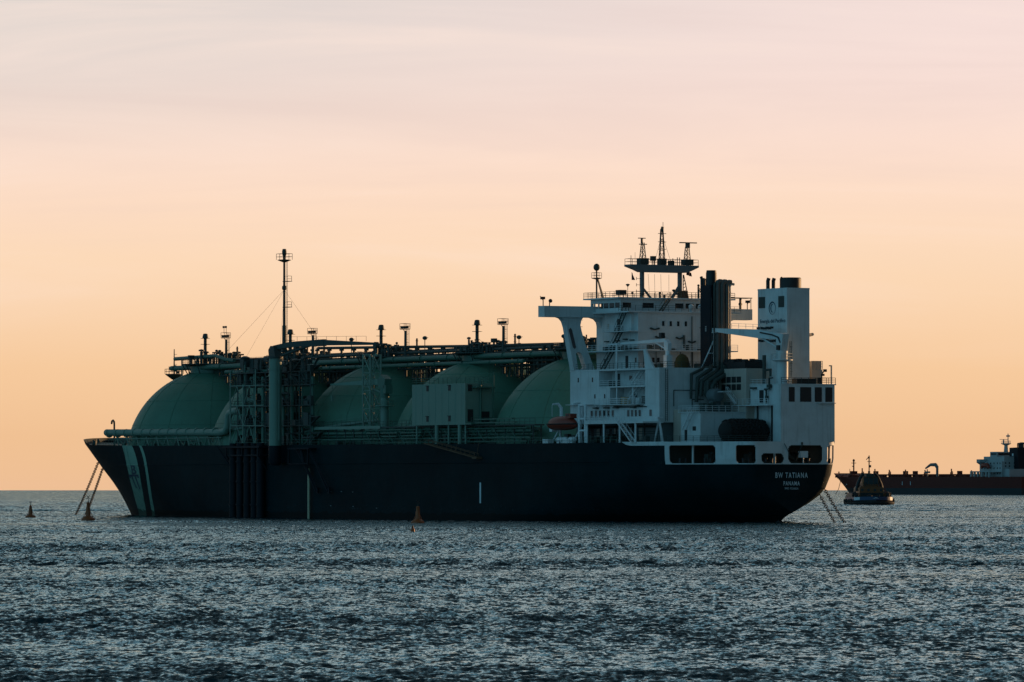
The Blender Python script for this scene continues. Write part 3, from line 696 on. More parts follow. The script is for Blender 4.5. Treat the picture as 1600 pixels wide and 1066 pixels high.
# ---------------------------------------------------------------- tall vent mast and foremast
b = MB(); b.tube([(215.7,-5,20),(215.7,-5,41.5)], [.52,.46], 12); b.tube([(215.7,-5,41.5),(215.7,-5,56.6)], [.33,.24], 12); b.lathe([(.25,56.4),(.4,56.7),(.5,57.2),(.52,57.6),(.4,58.15),(.0005,58.2)], (215.7,-5), 14)
b.lathe([(.2,55.2),(1.5,55.7),(1.5,55.8),(.2,55.9)], (215.7,-5), 14)
pl = [(215.7+1.6*x,-5+1.5*y,55.8) for x, y in ((1,.75),(1,-.75),(-1,-.75),(-1,.75),(1,.75))]; b.rail(pl, 1.3, 1.6, .05, 2)
mast = b.build('tall_vent_mast', M['steel'], ship)
b = MB(); b.ladder((214.4,-5,37),(214.4,-5,55.6),.4,(1,0,0), .04, .5)
for w in (45.4, 51.0): b.box(213.1,215.4,-5.6,-4.4,w,w+.12); b.rail([(213.2,-5.5,w),(213.2,-4.5,w)], 1.2, 1, .05, 2); b.tube([(213.2,-5,w+1.2),(215.5,-5,w+1.2)], .04, 4)
b.lathe([(.3,49.2),(.5,49.4),(.5,50),(.3,50.2)], (215.7,-5), 10)
b.build('ladder', M['steel'], mast)
for q in ((232,2,35),(221,2,34),(199,-8,34),(226,-9,34)):
    b = MB(); b.tube([(215.7,-5,49.3),q], .02, 4); b.build('stay_wire', M['steel'], mast)
b = MB(); b.tube([(260,0,16),(260,0,31.5)], .3, 10); b.tube([(260,0,31.5),(260,0,37.2)], [.2,.1], 8); b.lathe([(.5,30.4),(2,31.5),(2,31.65),(.5,31.7)], (260,0), 12)
b.rail([(260+2.6*math.cos(a), 2*math.sin(a), 31.65) for a in np.linspace(0,2*math.pi,9)], 1.1, 1.6, .05, 2)
for w in (32.6,33.8,35,36): b.tube([(260,0,w),(258.6,0,w)], .05, 4)
b.tube([(262.6,0,31.6),(262.6,0,33.4)], .08, 5); b.cbox((258.2,0,32.0),(.7,.6,.6)); b.build('foremast', M['steel'], ship)

# ---------------------------------------------------------------- bow pipe with its trestle
b = MB(); b.tube([(253.3,19.7,18.4),(196.4,19.9,18.0),(194.2,19.9,18.3),(193.2,19.9,19.3),(193,19.9,21.0),(192.4,19.9,22.0),(190.6,20,22.4),(186,20,22.5)], .74, 14); b.sphere((253.3,19.7,18.4),.76)
for u in np.arange(199,254,4.4): b.tube([(u,19.75,18.2),(u+.4,19.75,18.2)], .92, 14)
bp_ = b.build('bow_pipe', M['greenlt'], ship)
b = MB()
for u in np.arange(198,252,5.0):
    for q in (-1.5, 1.5): b.tube([(u,19.8,17.4),(u+q,19.9,deckz(u))], .15, 5); b.tube([(u,19.8,17.4),(u+q,18.6,deckz(u))], .13, 5)
b.tube([(252,19.9,17.0),(196,20,16.9)], .1, 5)
b.build('trestle', M['greenlt'], bp_)
b = MB(); b.tube([(250,19.5,15.4),(250,19.5,20.2),(250.1,19.5,20.8),(250.6,19.5,21.1),(251.2,19.5,20.9),(251.4,19.5,20.3)], .2, 8); b.build('gooseneck_vent', M['steel'], ship)
b = MB()
for u in (283,279,275,271,267.5): b.cbox((u,random.uniform(-3,3),deckz(u)+.7),(1.4,1.6,1.4)); b.cyl((u-1,half(u,16)-1.6,deckz(u)),(u-1,half(u,16)-1.6,deckz(u)+1),.3,8)
b.cyl((276,-3,17),(276,3,17),1,14); b.box(280,286,-2,2,16.2,17.6)
b.build('windlass', M['steel'], ship)
# deck-edge rail and fittings all along the port side
def edge(u, z=.25, inset=.35): return (u, half(u, deckz(u))-inset, deckz(u)+z)
b = MB(); b.rail([edge(u) for u in range(28, 262, 6)], 1.1, 2.0, .03, 2); b.build('railing', M['greendk'], ship)
b = MB(); rng = random.Random(5)
for k in range(90):
    u = rng.uniform(60, 255); v = half(u,15)-rng.uniform(4, 6.5); h = rng.uniform(.5,1.5); t = rng.random()
    if t < .4: b.cbox((u,v,deckz(u)+h/2),(rng.uniform(.4,2.4),rng.uniform(.4,1),h))
    elif t < .7: b.cyl((u,v,deckz(u)),(u,v,deckz(u)+h),rng.uniform(.12,.4),8)
    else: b.tube([(u,v,deckz(u)),(u,v,deckz(u)+h),(u+rng.uniform(-3,3),v,deckz(u)+h)], .14, 6)
b.build('deck_fitting', M['steel'], ship, 30)

# ---------------------------------------------------------------- side walkway on trestles, port side
b = MB(); b.box(60,176,18.4,20.6,18.35,18.6)
b.rail([(60,20.5,18.6),(176,20.5,18.6)], 1.1, 2.0, .04, 2)
for u in np.arange(61,176,3.7): b.tube([(u,20.3,14.9),(u,20.3,18.4)], .13, 5); b.tube([(u,18.6,14.9),(u,18.6,18.4)], .13, 5)
b.build('side_walkway', M['steel'], ship)
b = MB(); b.box(122.8,152.2,20.62,20.8,18.2,18.8); b.build('fascia', M['greenlt'], ship)
for (v, w, r) in ((20.0,17.4,.3),(19.2,16.8,.35),(20.4,16.1,.2),(18.2,17.6,.4)):
    b = MB(); b.tube([(62,v,w),(175,v,w)], r, 8); 
    for u in np.arange(64,174,6): b.tube([(u,v,w),(u+.15,v,w)], r*1.35, 8)
    b.build('deck_pipe', M['greendk'], ship)
b = MB(); b.truss((62,21.2,15.3),(122,21.2,15.3),2.6,9,.11); b.truss((104,21.4,15.3),(128,21.4,15.3),2.6,5,.12); b.build('trestle', M['greendk'], ship)
for (u0, u1, w) in ((104,112.5,17.2),(104.5,112,16.6),(105,111.5,16.0),(114,121,17.2),(114.5,120.5,16.5),(122,127,17.2),(66,82,18.9),(67,82,19.6)):
    b = MB(); b.box(u0,u1,21.0,21.6,w,w+.2); b.build('cable_tray', M['greendk'], ship)

# ---------------------------------------------------------------- process module between tanks two and three, port side
rng = random.Random(21)
b = MB()
for w in (19.2, 23.4, 27.6, 30.4):
    b.box(166,188,13.5,22,w-.18,w); b.box(151,166,20.4,22,w-.18,w)
    b.rail([(151,22,w),(188,22,w),(188,14,w)], 1.1, 2.2, .04, 2)
for u in (188,184.4,180.6,176,171.5,166,161,156,151):
    b.tube([(u,21.9,14.9),(u,21.9,30.4)], .14, 6)
    if u >= 166:
        b.tube([(u,17.5,14.9),(u,17.5,30.4)], .2, 6); b.tube([(u,13.7,14.9),(u,13.7,30.4)], .2, 6)
b.build('module_frame', M['steel'], ship, 30)
b = MB()
for (w0, w1) in ((15,19.2),(19.2,23.4),(23.4,27.6)):
    for u0, u1 in ((187.5,181.5),(181.5,175.8)):
        m_ = (u0+u1)/2; b.tube([(u0,22.05,w0),(m_,22.05,w1)], .09, 6); b.tube([(m_,22.05,w1),(u1,22.05,w0)], .09, 6)
b.tube([(187.6,22.05,15),(187.6,22.05,31)], .14, 6); b.tube([(175.8,22.05,15),(175.8,22.05,31)], .14, 6); b.tube([(181.6,22.05,15),(181.6,22.05,28)], .16, 6)
for w in (19.3,23.5,27.7): b.tube([(187.6,22.05,w),(172,22.05,w)], .11, 6)
b.build('braced_tower', M['greenlt'], ship)
b = MB()
for k in range(200):
    u = rng.uniform(166.5,187.5); v = rng.uniform(14,21.2); lv = rng.choice((15,19.2,23.4,27.6,30.4)); h = rng.uniform(.6,3.2)
    t = rng.random()
    if t < .45: b.cbox((u,v,lv+h/2),(rng.uniform(.5,2.6),rng.uniform(.5,1.6),h))
    elif t < .75: b.cyl((u,v,lv),(u,v,lv+h),rng.uniform(.2,.8),10)
    else: b.tube([(u,v,lv+h),(u+rng.uniform(-5,5),v,lv+h),(u+rng.uniform(-5,5),v,lv)], rng.uniform(.12,.3), 6)
for k in range(80):
    u = rng.uniform(151,166); v = rng.uniform(20.6,21.8); lv = rng.choice((15,19.2,23.4,27.6,30.4)); h = rng.uniform(.6,2.6)
    if k % 2: b.cbox((u,v,lv+h/2),(rng.uniform(.4,2.2),rng.uniform(.4,1),h))
    else: b.tube([(u,v,lv+h),(u+rng.uniform(-5,5),v,lv+h),(u,v,lv)], rng.uniform(.12,.3), 6)
b.box(151,187.8,20.5,21.8,14.6,14.9); b.box(166,187.8,13.8,21.8,14.65,14.95)
b.build('process_gear', M['steel'], ship, 30)
for (u, v, w, r, l) in ((184,18,28.7,.75,5),(180,20,29.2,.5,4),(186,16,29.3,.6,4),(176,18.5,28.6,.9,5),(170,19,24.6,1.0,6),(182,20.5,24.6,.6,5)):
    b = MB(); b.tube([(u-l/2,v,w),(u-l/2+.3,v,w),(u+l/2-.3,v,w),(u+l/2,v,w)], [r*.5,r,r,r*.5], 14); 
    for q in (-1,1): b.cbox((u+q,v,w-r-.2),(.3,r*1.6,.9))
    b.build('pressure_vessel', M['greenlt'], ship)
for k in range(8):
    u = 152+k*4.4; v = 20.9+.15*(k % 3); b = MB(); b.tube([(u,v,15),(u,v,rng.uniform(28,32.4))], rng.uniform(.18,.42), 8); b.build('riser_pipe', M['greendk'], ship)
b = MB(); b.tube([(190,20,30.6),(150,20,30.9)], .3, 8); b.tube([(190,18,31.4),(150,20.5,31.6)], .22, 8); b.build('module_pipe', M['greendk'], ship)
b = MB(); b.box(184.4,186,19,20.6,31.6,33.4); b.tube([(185.2,19.8,30.4),(185.2,19.8,31.6)],.5,8); b.lathe([(.8,33.4),(1.1,33.5),(1.1,33.7),(.4,34)], (185.2,19.8), 8); b.build('vent_head', M['steel'], ship)

# vertical risers down the hull side and their head frame
b = MB(); b.box(167.6,184.6,23.0,25.4,14.6,15.0); b.box(168,184,23.05,25,12.9,13.2)
for u in (168.6,176,183.4): b.tube([(u,25.1,12.9),(u,25.1,15)], .18, 6); b.tube([(u,23.1,10),(u,25,13)], .16, 6)
b.tube([(188,25,15),(184,24,11)], .2, 6)
rk = b.build('riser_rack', M['funnel'], ship)
for k, u in enumerate((182.2,179.0,175.6,172.4,169.6)):
    b = MB(); b.tube([(u,24,-1.5),(u,24,15.6)], [.85,.8][k % 2], 14)
    for w in (2.6,7.4,11.6): b.tube([(u,24,w),(u,24,w+.35)], 1.0, 14)
    b.build('riser', M['funnel'], rk)

# big pedestal crane on its sponson
b = MB(); b.tube([(160.9,25,10.9),(160.9,25,11.6),(160.9,25,15.0)], [.9,1.4,1.4], 24); b.cbox((160.9,23.6,13.2),(2.4,1.8,3.4)); ped0 = b.build('crane_sponson', M['funnel'], ship)
b = MB(); b.cyl((160.9,25,15.0),(160.9,25,30.6),1.32,28); b.cyl((160.9,25,30.6),(160.9,25,30.9),1.5,28); b.cyl((160.9,25,30.9),(160.9,25,33.2),1.32,28)
b.tube([(159.4,24.9,16),(159.4,24.9,32)], .12, 6); b.ladder((159.2,25.6,15),(159.2,25.6,33),.5,(1,0,0), .045, .5)
crane = b.build('crane_pedestal', M['greenlt'], ship)
b = MB(); b.prism([(162.3,33.2),(162.6,34.8),(161.6,35.6),(160.2,35.5),(159.4,33.2)], 'v', 24.2, 25.8); b.cyl((160.9,25,33.0),(160.9,25,33.4),1.6,24); b.build('crane_house', M['steel'], crane)
b = MB()
def jib(b, p, q, d0, d1, wd):
    p, q = Vector(p), Vector(q); t = (q-p).normalized(); n = t.cross(Vector((0,0,1))).normalized()*wd/2
    vs = []
    for c, d in ((p,d0),(q,d1)):
        for z in (-d/2, d/2):
            for s_ in (-1, 1): vs.append(c+n*s_+Vector((0,0,z)))
    b.add(vs, [(0,1,3,2),(4,6,7,5),(0,4,5,1),(2,3,7,6),(0,2,6,4),(1,5,7,3)])
jib(b, (161.5,24.9,35.2), (156,23.8,35.8), .9, 1.1, .9); jib(b, (156,23.8,35.8), (146,21.2,36.0), 1.1, 1.4, .9); jib(b, (146,21.2,36.0), (130.8,17.2,35.5), 1.15, .45, .8)
b.tube([(158.8,24.6,33.6),(150,22.3,35.6)], .3, 8); b.tube([(131.2,16.8,35.2),(131.2,17.6,35.2)], .7, 12); b.tube([(131,17.2,35),(131,17.2,33.6)], .3, 6)
b.rail([(157,24.2,36.4),(134,18,36.1)], 1.0, 3.0, .035, 1); b.build('crane_jib', M['steel'], crane)
# boom rest tower
b = MB()
for du in (-1.6, 1.6):
    for dv in (-1.2, 1.2): b.tube([(133.4+du,17+dv,15),(133.4+du,17+dv,33.4)], .18, 6)
for i in range(5):
    w0 = 15+i*3.65; w1 = w0+3.65
    for dv in (-1.2,1.2): b.tube([(131.8,17+dv,w0),(135,17+dv,w1)], .11, 5); b.tube([(135,17+dv,w0),(131.8,17+dv,w1)], .11, 5); b.tube([(131.8,17+dv,w1),(135,17+dv,w1)], .11, 5)
    for du in (-1.6,1.6): b.tube([(133.4+du,15.8,w0),(133.4+du,18.2,w1)], .11, 5)
b.tube([(131.2,17.2,33),(131.2,17.2,34.8)], .25, 6); b.build('boom_rest', M['greenlt'], ship)
# smaller hose crane
b = MB(); b.cyl((127.9,17,15),(127.9,17,24.6),.8,18); b.lathe([(.7,22.7),(1.9,22.8),(1.9,22.95),(.7,23.0)], (127.9,17), 16); b.rail([(127.9+1.8*math.cos(a),17+1.8*math.sin(a),22.95) for a in np.linspace(0,2*math.pi,9)], 1, 1.3, .035, 2)
hc = b.build('crane_pedestal', M['greenlt'], ship)
b = MB(); b.cyl((127.9,17,24.6),(127.9,17,26.6),.95,18); b.prism([(126.6,26.4),(126.3,28.3),(128.4,29.2),(129.6,28.2),(129.3,26.4)], 'v', 16.2, 17.8); b.cbox((126.6,17,26.2),(1.2,1.6,1.7)); b.build('crane_house', M['greendk'], hc)
b = MB(); jib(b, (129,17,27.8), (150.3,17.4,27.5), 1.2, .35, .7); b.tube([(128.4,17,25.4),(136,17.1,27.1)], .2, 6); b.tube([(150,17.4,27.4),(150,17.4,25.2)], .05, 4); b.cbox((150,17.4,24.7),(.5,.5,1.1)); b.build('crane_jib', M['greenlt'], hc)
# switchgear block on posts
b = MB(); b.box(85,106.9,16,22,18.7,26.8)
for k in range(8): b.box(86.4+2.7*k,86.46+2.7*k,21.99,22.03,18.8,26.7)
blk = b.build('switchgear_block', M['greenlt'], ship, 0)
b = MB(); b.rail([(85,22,26.8),(106.9,22,26.8),(106.9,16,26.8),(85,16,26.8),(85,22,26.8)], 1.2, 1.9, .045, 3); b.build('railing', M['greendk'], blk)
for u, w in ((100.4,25.9),(91.4,25.9),(100.4,19.9),(91.4,19.9)):
    b = MB(); b.box(u-.45,u+.45,22.02,22.08,w-.5,w+.5); b.box(u-.5,u+.5,22.0,22.3,w+.5,w+.62); b.build('vent_louvre', M['black'], blk, 0)
for v, w, a, c in ((21.0,25.9,.9,1.3),(20.9,20.5,1.2,2.4),(17.6,20.2,1.9,2.2)):
    b = MB(); b.box(84.9,84.98,v-a/2,v+a/2,w-c/2,w+c/2); b.build('door', M['black'], blk, 0)
b = MB(); b.box(82.6,85,15.6,22,18.7,18.95); b.rail([(82.6,22,18.95),(82.6,16,18.95)], 1.1, 1.6, .04, 2); b.tube([(84.4,16,19),(84.4,16,29)], .12, 5); b.box(82.8,85,16.4,20.6,25.9,26.1); b.tube([(84.6,18.8,19),(84.6,18.8,27.4)],.2,6); b.build('block_landing', M['greendk'], blk)
for u in (105.6,97.3,92.5,87.9,85.6):
    for v in (21.6,16.6):
        b = MB(); b.tube([(u,v,14.9),(u,v,18.7)], .42 if u in (97.3,87.9) else .18, 10); b.build('post', M['greenlt'], blk)
for k in range(12): h = rng.uniform(1,2.4); boxes('deck_fitting', M['steel'], blk, [((86+1.7*k, rng.uniform(16.5,20), 14.7+h/2), (1.1,1.2,h))])
# pole, hanging fender frame, stowed gangway on the hull side
b = MB(); b.tube([(148.5,23.6,-.5),(148.5,23.6,10.3)], .27, 10); b.build('pilot_pole', M['cream'], ship)
b = MB(); b.box(146,155.5,23.2,25,14.2,14.5); b.tube([(155,24.9,14.4),(155,24.9,11.2),(146.4,24.9,11.2),(146.4,24.9,14.4)], .16, 6)
for u0 in (152.4, 147.2): b.tube([(u0,24.6,14.4),(u0-3.4,24.3,11),(u0-7.6,23.9,5.6)], .2, 6); b.tube([(u0-.8,24.6,14.4),(u0-8.2,23.9,6.2)], .12, 6); b.cbox((u0-7.9,23.7,5.8),(.8,.4,1.2))
b.tube([(150.4,24.5,14.4),(149.2,24,10.3)], .3, 6)
b.build('hanging_frame', M['funnel'], ship)
b = MB()
for dv in (23.2, 24.1):
    b.tube([(98,dv,15.1),(77.4,dv,12.2)], .13, 5); b.tube([(98,dv,15.9),(77.4,dv,13.0)], .06, 4)
    for k in range(12): t = k/11; b.tube([(98-20.6*t,dv,15.1-2.9*t),(98-20.6*t,dv,15.9-2.9*t)], .04, 4)
for k in range(40): t = k/39; b.box(98-20.6*t-.14,98-20.6*t+.14,23.2,24.1,15.1-2.9*t-.03,15.1-2.9*t+.03)
b.cbox((77.2,23.7,12.2),(1.8,1.3,.4)); b.tube([(77.4,23.6,12.4),(77.4,23.2,15.2)], .05, 4); b.tube([(86,23.6,13.6),(86,23.2,15.2)], .05, 4)
b.build('accommodation_ladder', M['rust'], ship)

# ---------------------------------------------------------------- accommodation
def win(parent, face, at, u, w, du=.8, dw=1.0, m='glass', name='window'):
    b = MB()
    if face == 'v': b.box(u-du/2,u+du/2,at+.0,at+.04,w-dw/2,w+dw/2)
    else: b.box(at-.04,at,u-du/2,u+du/2,w-dw/2,w+dw/2)
    o = b.build(name, M[m], parent, 0)
    if name == 'window' and du > .5:
        f = MB(); t = .07
        for a0,a1,c0,c1 in ((-du/2-t,-du/2,-dw/2-t,dw/2+t),(du/2,du/2+t,-dw/2-t,dw/2+t),(-du/2,du/2,dw/2,dw/2+t),(-du/2,du/2,-dw/2-t,-dw/2)):
            if face == 'v': f.box(u+a0,u+a1,at,at+.08,w+c0,w+c1)
            else: f.box(at-.08,at,u+a0,u+a1,w+c0,w+c1)
        o.data.materials.append(M['white'])
        n0 = len(o.data.polygons)
        bm = bmesh.new(); bm.from_mesh(o.data); k0 = len(bm.faces)
        vs = [bm.verts.new(p) for p in f.v]
        for fc in f.f: nf = bm.faces.new([vs[i] for i in fc]); nf.material_index = 1
        bm.to_mesh(o.data); bm.free()
    return o
b = MB()
b.box(21,54.3,-16,13,18.6,28.8)
b.box(43.4,54.3,13,16,18.6,28.5)            # forward of the balconies
b.box(39.2,43.4,13,16,18.6,25.3)
b.box(26.2,39.2,13,16,18.6,22.1)
b.box(21,26.2,13,16,18.6,28.5)
b.box(26.2,43.4,13.02,16.15,25.3,25.55)
b.box(21,54.3,13,16.1,28.5,28.8)
for w in (22.2,25.45): b.box(43.4,54.32,15.98,16.04,w,w+.05); b.box(21,26.2,15.98,16.04,w,w+.05)
for v_ in (-10,-4,2,8): b.box(20.96,21.02,v_,v_+.05,18.7,28.7)
for w in (22.2,25.45): b.box(20.95,21.02,-15,15.9,w,w+.05)
acc = b.build('accommodation_block', M['white'], ship, 0)
for u in (46,44.4,42.9,41.3,39.7,38.1): win(acc, 'v', 16, u, 20.4, .85, 1.25, 'winpink' if u in (38.1,44.4) else 'glass')
for u in (32.3,30.9,29.5,28.1): win(acc, 'v', 16, u, 20.4, .85, 1.2, 'winpink' if u > 30 else 'glass')
win(acc, 'v', 16, 24.1, 20.4, .9, 1.2, 'winpink')
for u, w in ((51.2,26.9),(45.8,26.9),(44.9,23.7),(41.2,23.7)): win(acc, 'v', 16, u, w, .45, .85)
win(acc, 'u', 21, 11.7, 20.4, 1.6, .9, 'glass')
for u in (50.6,48.2,43.8,41.4,37.4,35.2,31.8): win(acc, 'v', 14.6, u, 16.5, .95, 2.0, 'black', 'door')
for u in (46,39.4,36.3,33.6,30.2): win(acc, 'v', 14.6, u, 16.6, 1.2, 2.4, 'beige', 'door')
b = MB(); b.box(22,54.3,-14.6,14.6,14.6,18.6); b.build('passage_wall', M['mast'], acc, 0)  # grey colour paints in the shade under the boat deck
b = MB()
for k in range(9): w = 15.2+.36*k; b.tube([(22.5,14.75,w+1),(53,14.75,w+1)], .07, 4) if k % 3 else b.tube([(22.5,14.8,17.9),(53,14.8,17.9)], .16, 6)
for u in (24,28.5,33,39,45,49.5): b.tube([(u,14.8,14.7),(u,14.8,18.5)], .12, 5)
b.build('pipework', M['steel'], acc)
for v0, v1, w in ((13,5,24.6),(12.5,10,20.2),(9,6.5,22.9)):
    b = MB(); b.tube([(20.85,v0,w),(20.85,v1,w)], .08, 5); b.tube([(20.85,v0,w),(20.85,v0,w-3)], .08, 5); b.build('cable_run', M['steel'], acc)
for v in (14.6,3.5): 
    b = MB(); b.ladder((20.75,v,18.8),(20.75,v,28.6),.45,(0,1,0), .05, .4); b.build('ladder', M['steel'], acc)
# balcony contents
for w, u0, u1 in ((25.55,27,43.3),(22.1,26.3,39.1)):
    b = MB(); b.rail([(u0,15.9,w),(u1,15.9,w)], 1.1, 1.7, .045, 3); b.build('railing', M['whiteclean'], acc)
for u, w0, w1 in ((37.2,25.55,28.5),(37.0,22.1,25.3),(31,22.1,25.3)):
    b = MB(); b.tube([(u,15.8,w0),(u,15.8,w1)], .14, 6); b.build('pillar', M['whiteclean'], acc)
b = MB(); b.stair((33.6,14.4,25.55),(29.6,14.4,28.8),.9,(0,1,0)); b.stair((35.6,14.4,22.1),(31,14.4,25.3),.9,(0,1,0)); b.build('stairs', M['whiteclean'], acc)
b = MB(); b.box(37.2,39,13.1,14.4,22.1,23.4); b.box(28.2,30.4,13.1,14.3,22.1,23.6); b.cyl((36.4,14.2,22.1),(36.4,14.2,23.2),.4,10); b.box(40.5,43.2,13.1,14,25.6,26.6); b.build('locker', M['steel'], acc)
win(acc, 'v', 13, 41, 27, .8, 2, 'black', 'door'); win(acc, 'v', 13, 30.5, 23.3, .9, 2.1, 'black', 'door'); win(acc, 'v', 13, 36.5, 27.1, 1.2, .9); win(acc, 'v', 13, 34.8, 23.7, 1.3, .9)
# boat deck shelf over the side passage, posts and stairs
b = MB(); b.box(19.5,41,16,20.4,18.45,18.75); b.box(41,54,16,18.2,18.45,18.7); b.box(28.4,41,20.3,20.5,18.4,19.0)
shelf = b.build('boat_deck', M['white'], ship, 0)
b = MB(); b.rail([(41,20.4,18.75),(28,20.4,18.75)], 1.1, 1.5, .045, 3); b.build('railing', M['whiteclean'], shelf)
for u in (40.6,34.3,28.4,22.6):
    b = MB(); b.tube([(u,20.2,14.8),(u,20.2,18.45)], .2, 8); b.build('pillar', M['whiteclean'], shelf)
b = MB(); b.stair((28.0,20.6,18.7),(22.6,20.6,14.8),1.0,(0,1,0)); b.build('stairs', M['whiteclean'], shelf)
b = MB(); b.box(41.3,42.3,18.0,19.0,14.8,26); 
for w in (16,18.6,22,24): pass
b = MB()
for u in (43.5,41.2): b.tube([(u,20.2,14.9),(u,20.2,22.2)], .28, 8)
for w in (17.2,19.4,22.0): b.tube([(43.5,20.2,w),(41.2,20.2,w)], .22, 6)
b.build('davit_frame', M['whiteclean'], shelf)
for k in range(22):
    h = rng.uniform(.6,2.2); boxes('deck_locker', M['steel'], shelf, [((rng.uniform(22,53), rng.uniform(15.2,19.4), 14.65+h/2), (rng.uniform(.4,1.6), rng.uniform(.4,1.2), h))])
for u, l in ((47.4,2.2),(44.3,1.9),(49.2,1.6)):
    b = MB(); b.tube([(u-l/2,21.3,15.5),(u-l/2+.25,21.3,15.5),(u+l/2-.25,21.3,15.5),(u+l/2,21.3,15.5)], [.3,.55,.55,.3], 12); b.cbox((u,21.3,14.95),(l*.6,.8,.3)); b.build('liferaft_canister', M['whiteclean'], shelf)
b = MB()
for k in range(10): b.tube([(24+rng.uniform(0,16),16.05,rng.uniform(21.3,21.9)),(24+rng.uniform(0,16),16.3,21.6)], .1, 5)
for u in (44,40,36.5,30): b.cbox((u,16.35,21.5),(1.4,.6,.28))
b.build('awning_lamp', M['steel'], acc)
b = MB(); b.box(26.5,42.5,16,17.6,22.0,22.14); b.box(43,54.4,16,17.0,22.15,22.25); b.rail([(26.5,17.5,22.14),(42.5,17.5,22.14)], 1.1, 1.8, .045, 3); b.build('gallery', M['white'], acc)
# upper house
b = MB(); b.box(38.6,54.3,-10.2,10.2,28.8,39.6)
b.box(38.57,38.62,-3,-2.95,29,39.5); b.box(38.55,38.62,-10,10,35.8,35.9); b.box(38.57,38.62,4.2,4.25,33,39.5); b.box(38.57,38.62,7.2,7.25,29,39.5)
b.box(40,46.2,10.2,10.9,36.1,39.5)
up = b.build('upper_house', M['white'], ship, 0)
for v in (4.7,3.05,1.4,-.3): win(up, 'u', 38.6, v, 37.55, .55, .95)
for v in (6.9,5.8,-4,-6): win(up, 'u', 38.6, v, 30.6, .6, .9)
win(up, 'v', 10.2, 49.7, 37.2, .7, .9, 'beige'); win(up, 'v', 10.2, 51, 30.5, .6, 1.0, 'winpink'); win(up, 'v', 10.2, 39.4, 30.6, .7, .9)
win(up, 'v', 10.2, 42.8, 30.3, 1.0, 2.3, 'black', 'door'); win(up, 'v', 10.9, 44.6, 37.4, 1.0, 2.2, 'black', 'door')
b = MB(); b.box(30.5,55.4,10.2,13.4,32.25,32.45); b.box(35.4,38.6,-10,13.4,32.25,32.45); b.box(38,48.6,10.2,12.6,35.95,36.1)
dk = b.build('balcony_deck', M['white'], up, 0)
b = MB(); b.rail([(55.3,13.3,32.45),(30.6,13.3,32.45)], 1.1, 1.5, .04, 3); b.rail([(48.5,12.5,36.1),(38.2,12.5,36.1)], 1.1, 1.5, .04, 3); b.rail([(35.5,10,32.45),(35.5,-10,32.45)], 1.1, 1.5, .04, 3); b.build('railing', M['whiteclean'], up)
b = MB(); b.stair((46.5,11.6,32.45),(42.6,11.6,36.1),.8,(0,1,0)); b.stair((44,11.8,36.1),(41,11.8,39.6),.8,(0,1,0)); b.stair((49,12,28.8),(45,12,32.45),.8,(0,1,0)); b.build('stairs', M['steel'], up)
for (v0, v1, w) in ((6.5,4.6,35.0),(1.9,.6,34.9),(-4.2,-6,34.8),(7.6,5.8,36.6),(-.8,-2.2,34.2)): b = MB(); b.tube([(38.5,v0,w),(38.3,v0,w),(38.3,(v0+v1)/2,w-.22),(38.3,v1,w),(38.5,v1,w)], .14, 6); b.build('cable_run', M['steel'], up)
for u, w in ((50,34.3),(46,34.4),(43,34.6),(40.5,34.4)): boxes('awning_lamp', M['steel'], up, [((u,10.45,w),(1.2,.5,.22))])
for pth, r_ in (([(38.4,0.2,33),(38.4,.2,35.4)],.2),([(38.45,-1.6,29),(38.45,-1.6,39)],.09),*[([(38.5,9-2.7*k,28.85),(38.5,9-2.7*k,32.2)],.06) for k in range(6)]): b = MB(); b.tube(pth, r_, 6); b.build('drain_pipe', M['steel'], up)
for k in range(12): h = rng.uniform(.3,1.1); boxes('deck_locker', M['steel'], up, [((rng.uniform(36,38.2), rng.uniform(-9,8), 32.46+h/2), (.6, rng.uniform(.4,1.6), h))])
for k in range(9): h = rng.uniform(.5,1.1); boxes('deck_locker', M['steel'], up, [((rng.uniform(31,52), rng.uniform(10.6,11.6), 32.46+h/2), (rng.uniform(.4,1.2), .6, h))])
# navigation bridge
b = MB(); b.box(38.2,54.6,-12.6,12.6,39.6,39.85); b.box(42,53.4,-12,12,39.85,40.55); b.box(42,53.4,-12,12,41.55,42.3)
for v in (-12,-9.6,-7.4,-4.6,-2.3,0,2.3,4.3,7.2,9.3,11.6): b.box(42,42.4,v,v+.4,40.5,41.6); b.box(53,53.4,v,v+.3,40.5,41.6)
for u in (42,44.2,46.4,48.5,50.4,52,53.2):
    for s_ in (11.75,-12): b.box(u,u+.22,s_,s_+.25,40.5,41.6)
b.box(41.2,54.6,-13,13,42.3,42.55)
nav = b.build('wheelhouse', M['white'], ship, 0)
for u0, u1 in ((42.3,44.2),(44.45,46.4),(46.65,48.5)):
    b = MB(); b.box(u0,u1,11.86,11.92,40.55,41.55); b.build('window', M['glass'], nav, 0)
for v0, v1 in ((9.7,11.6),(4.7,7.2),(7.6,9.3),(-1.8,0),(-4.3,-2.3),(-7,-4.7),(-11.6,-7.4)):
    b = MB(); b.box(42.1,42.2,v0,v1,40.55,41.55); b.build('window', M['glass'] if v0 < 7 or v0 > 9 else M['white'], nav, 0)
b = MB(); b.box(42.05,42.3,0,4.4,40.5,41.6); b.box(42.05,42.3,7.5,9.4,40.5,41.6); b.build('bulkhead_panel', M['white'], nav, 0)
b = MB(); b.box(43,50.5,-11.6,11.4,39.9,42.2); b.build('sky_block', M['black'], nav, 0)  # added black box, keeps sky from showing through the windows
b = MB(); b.rail([(38.3,12.4,39.85),(38.3,-12.4,39.85)], 1.1, 1.5, .04, 3); b.rail([(42,12.5,39.85),(38.3,12.5,39.85)], 1.1, 1.4, .04, 3)
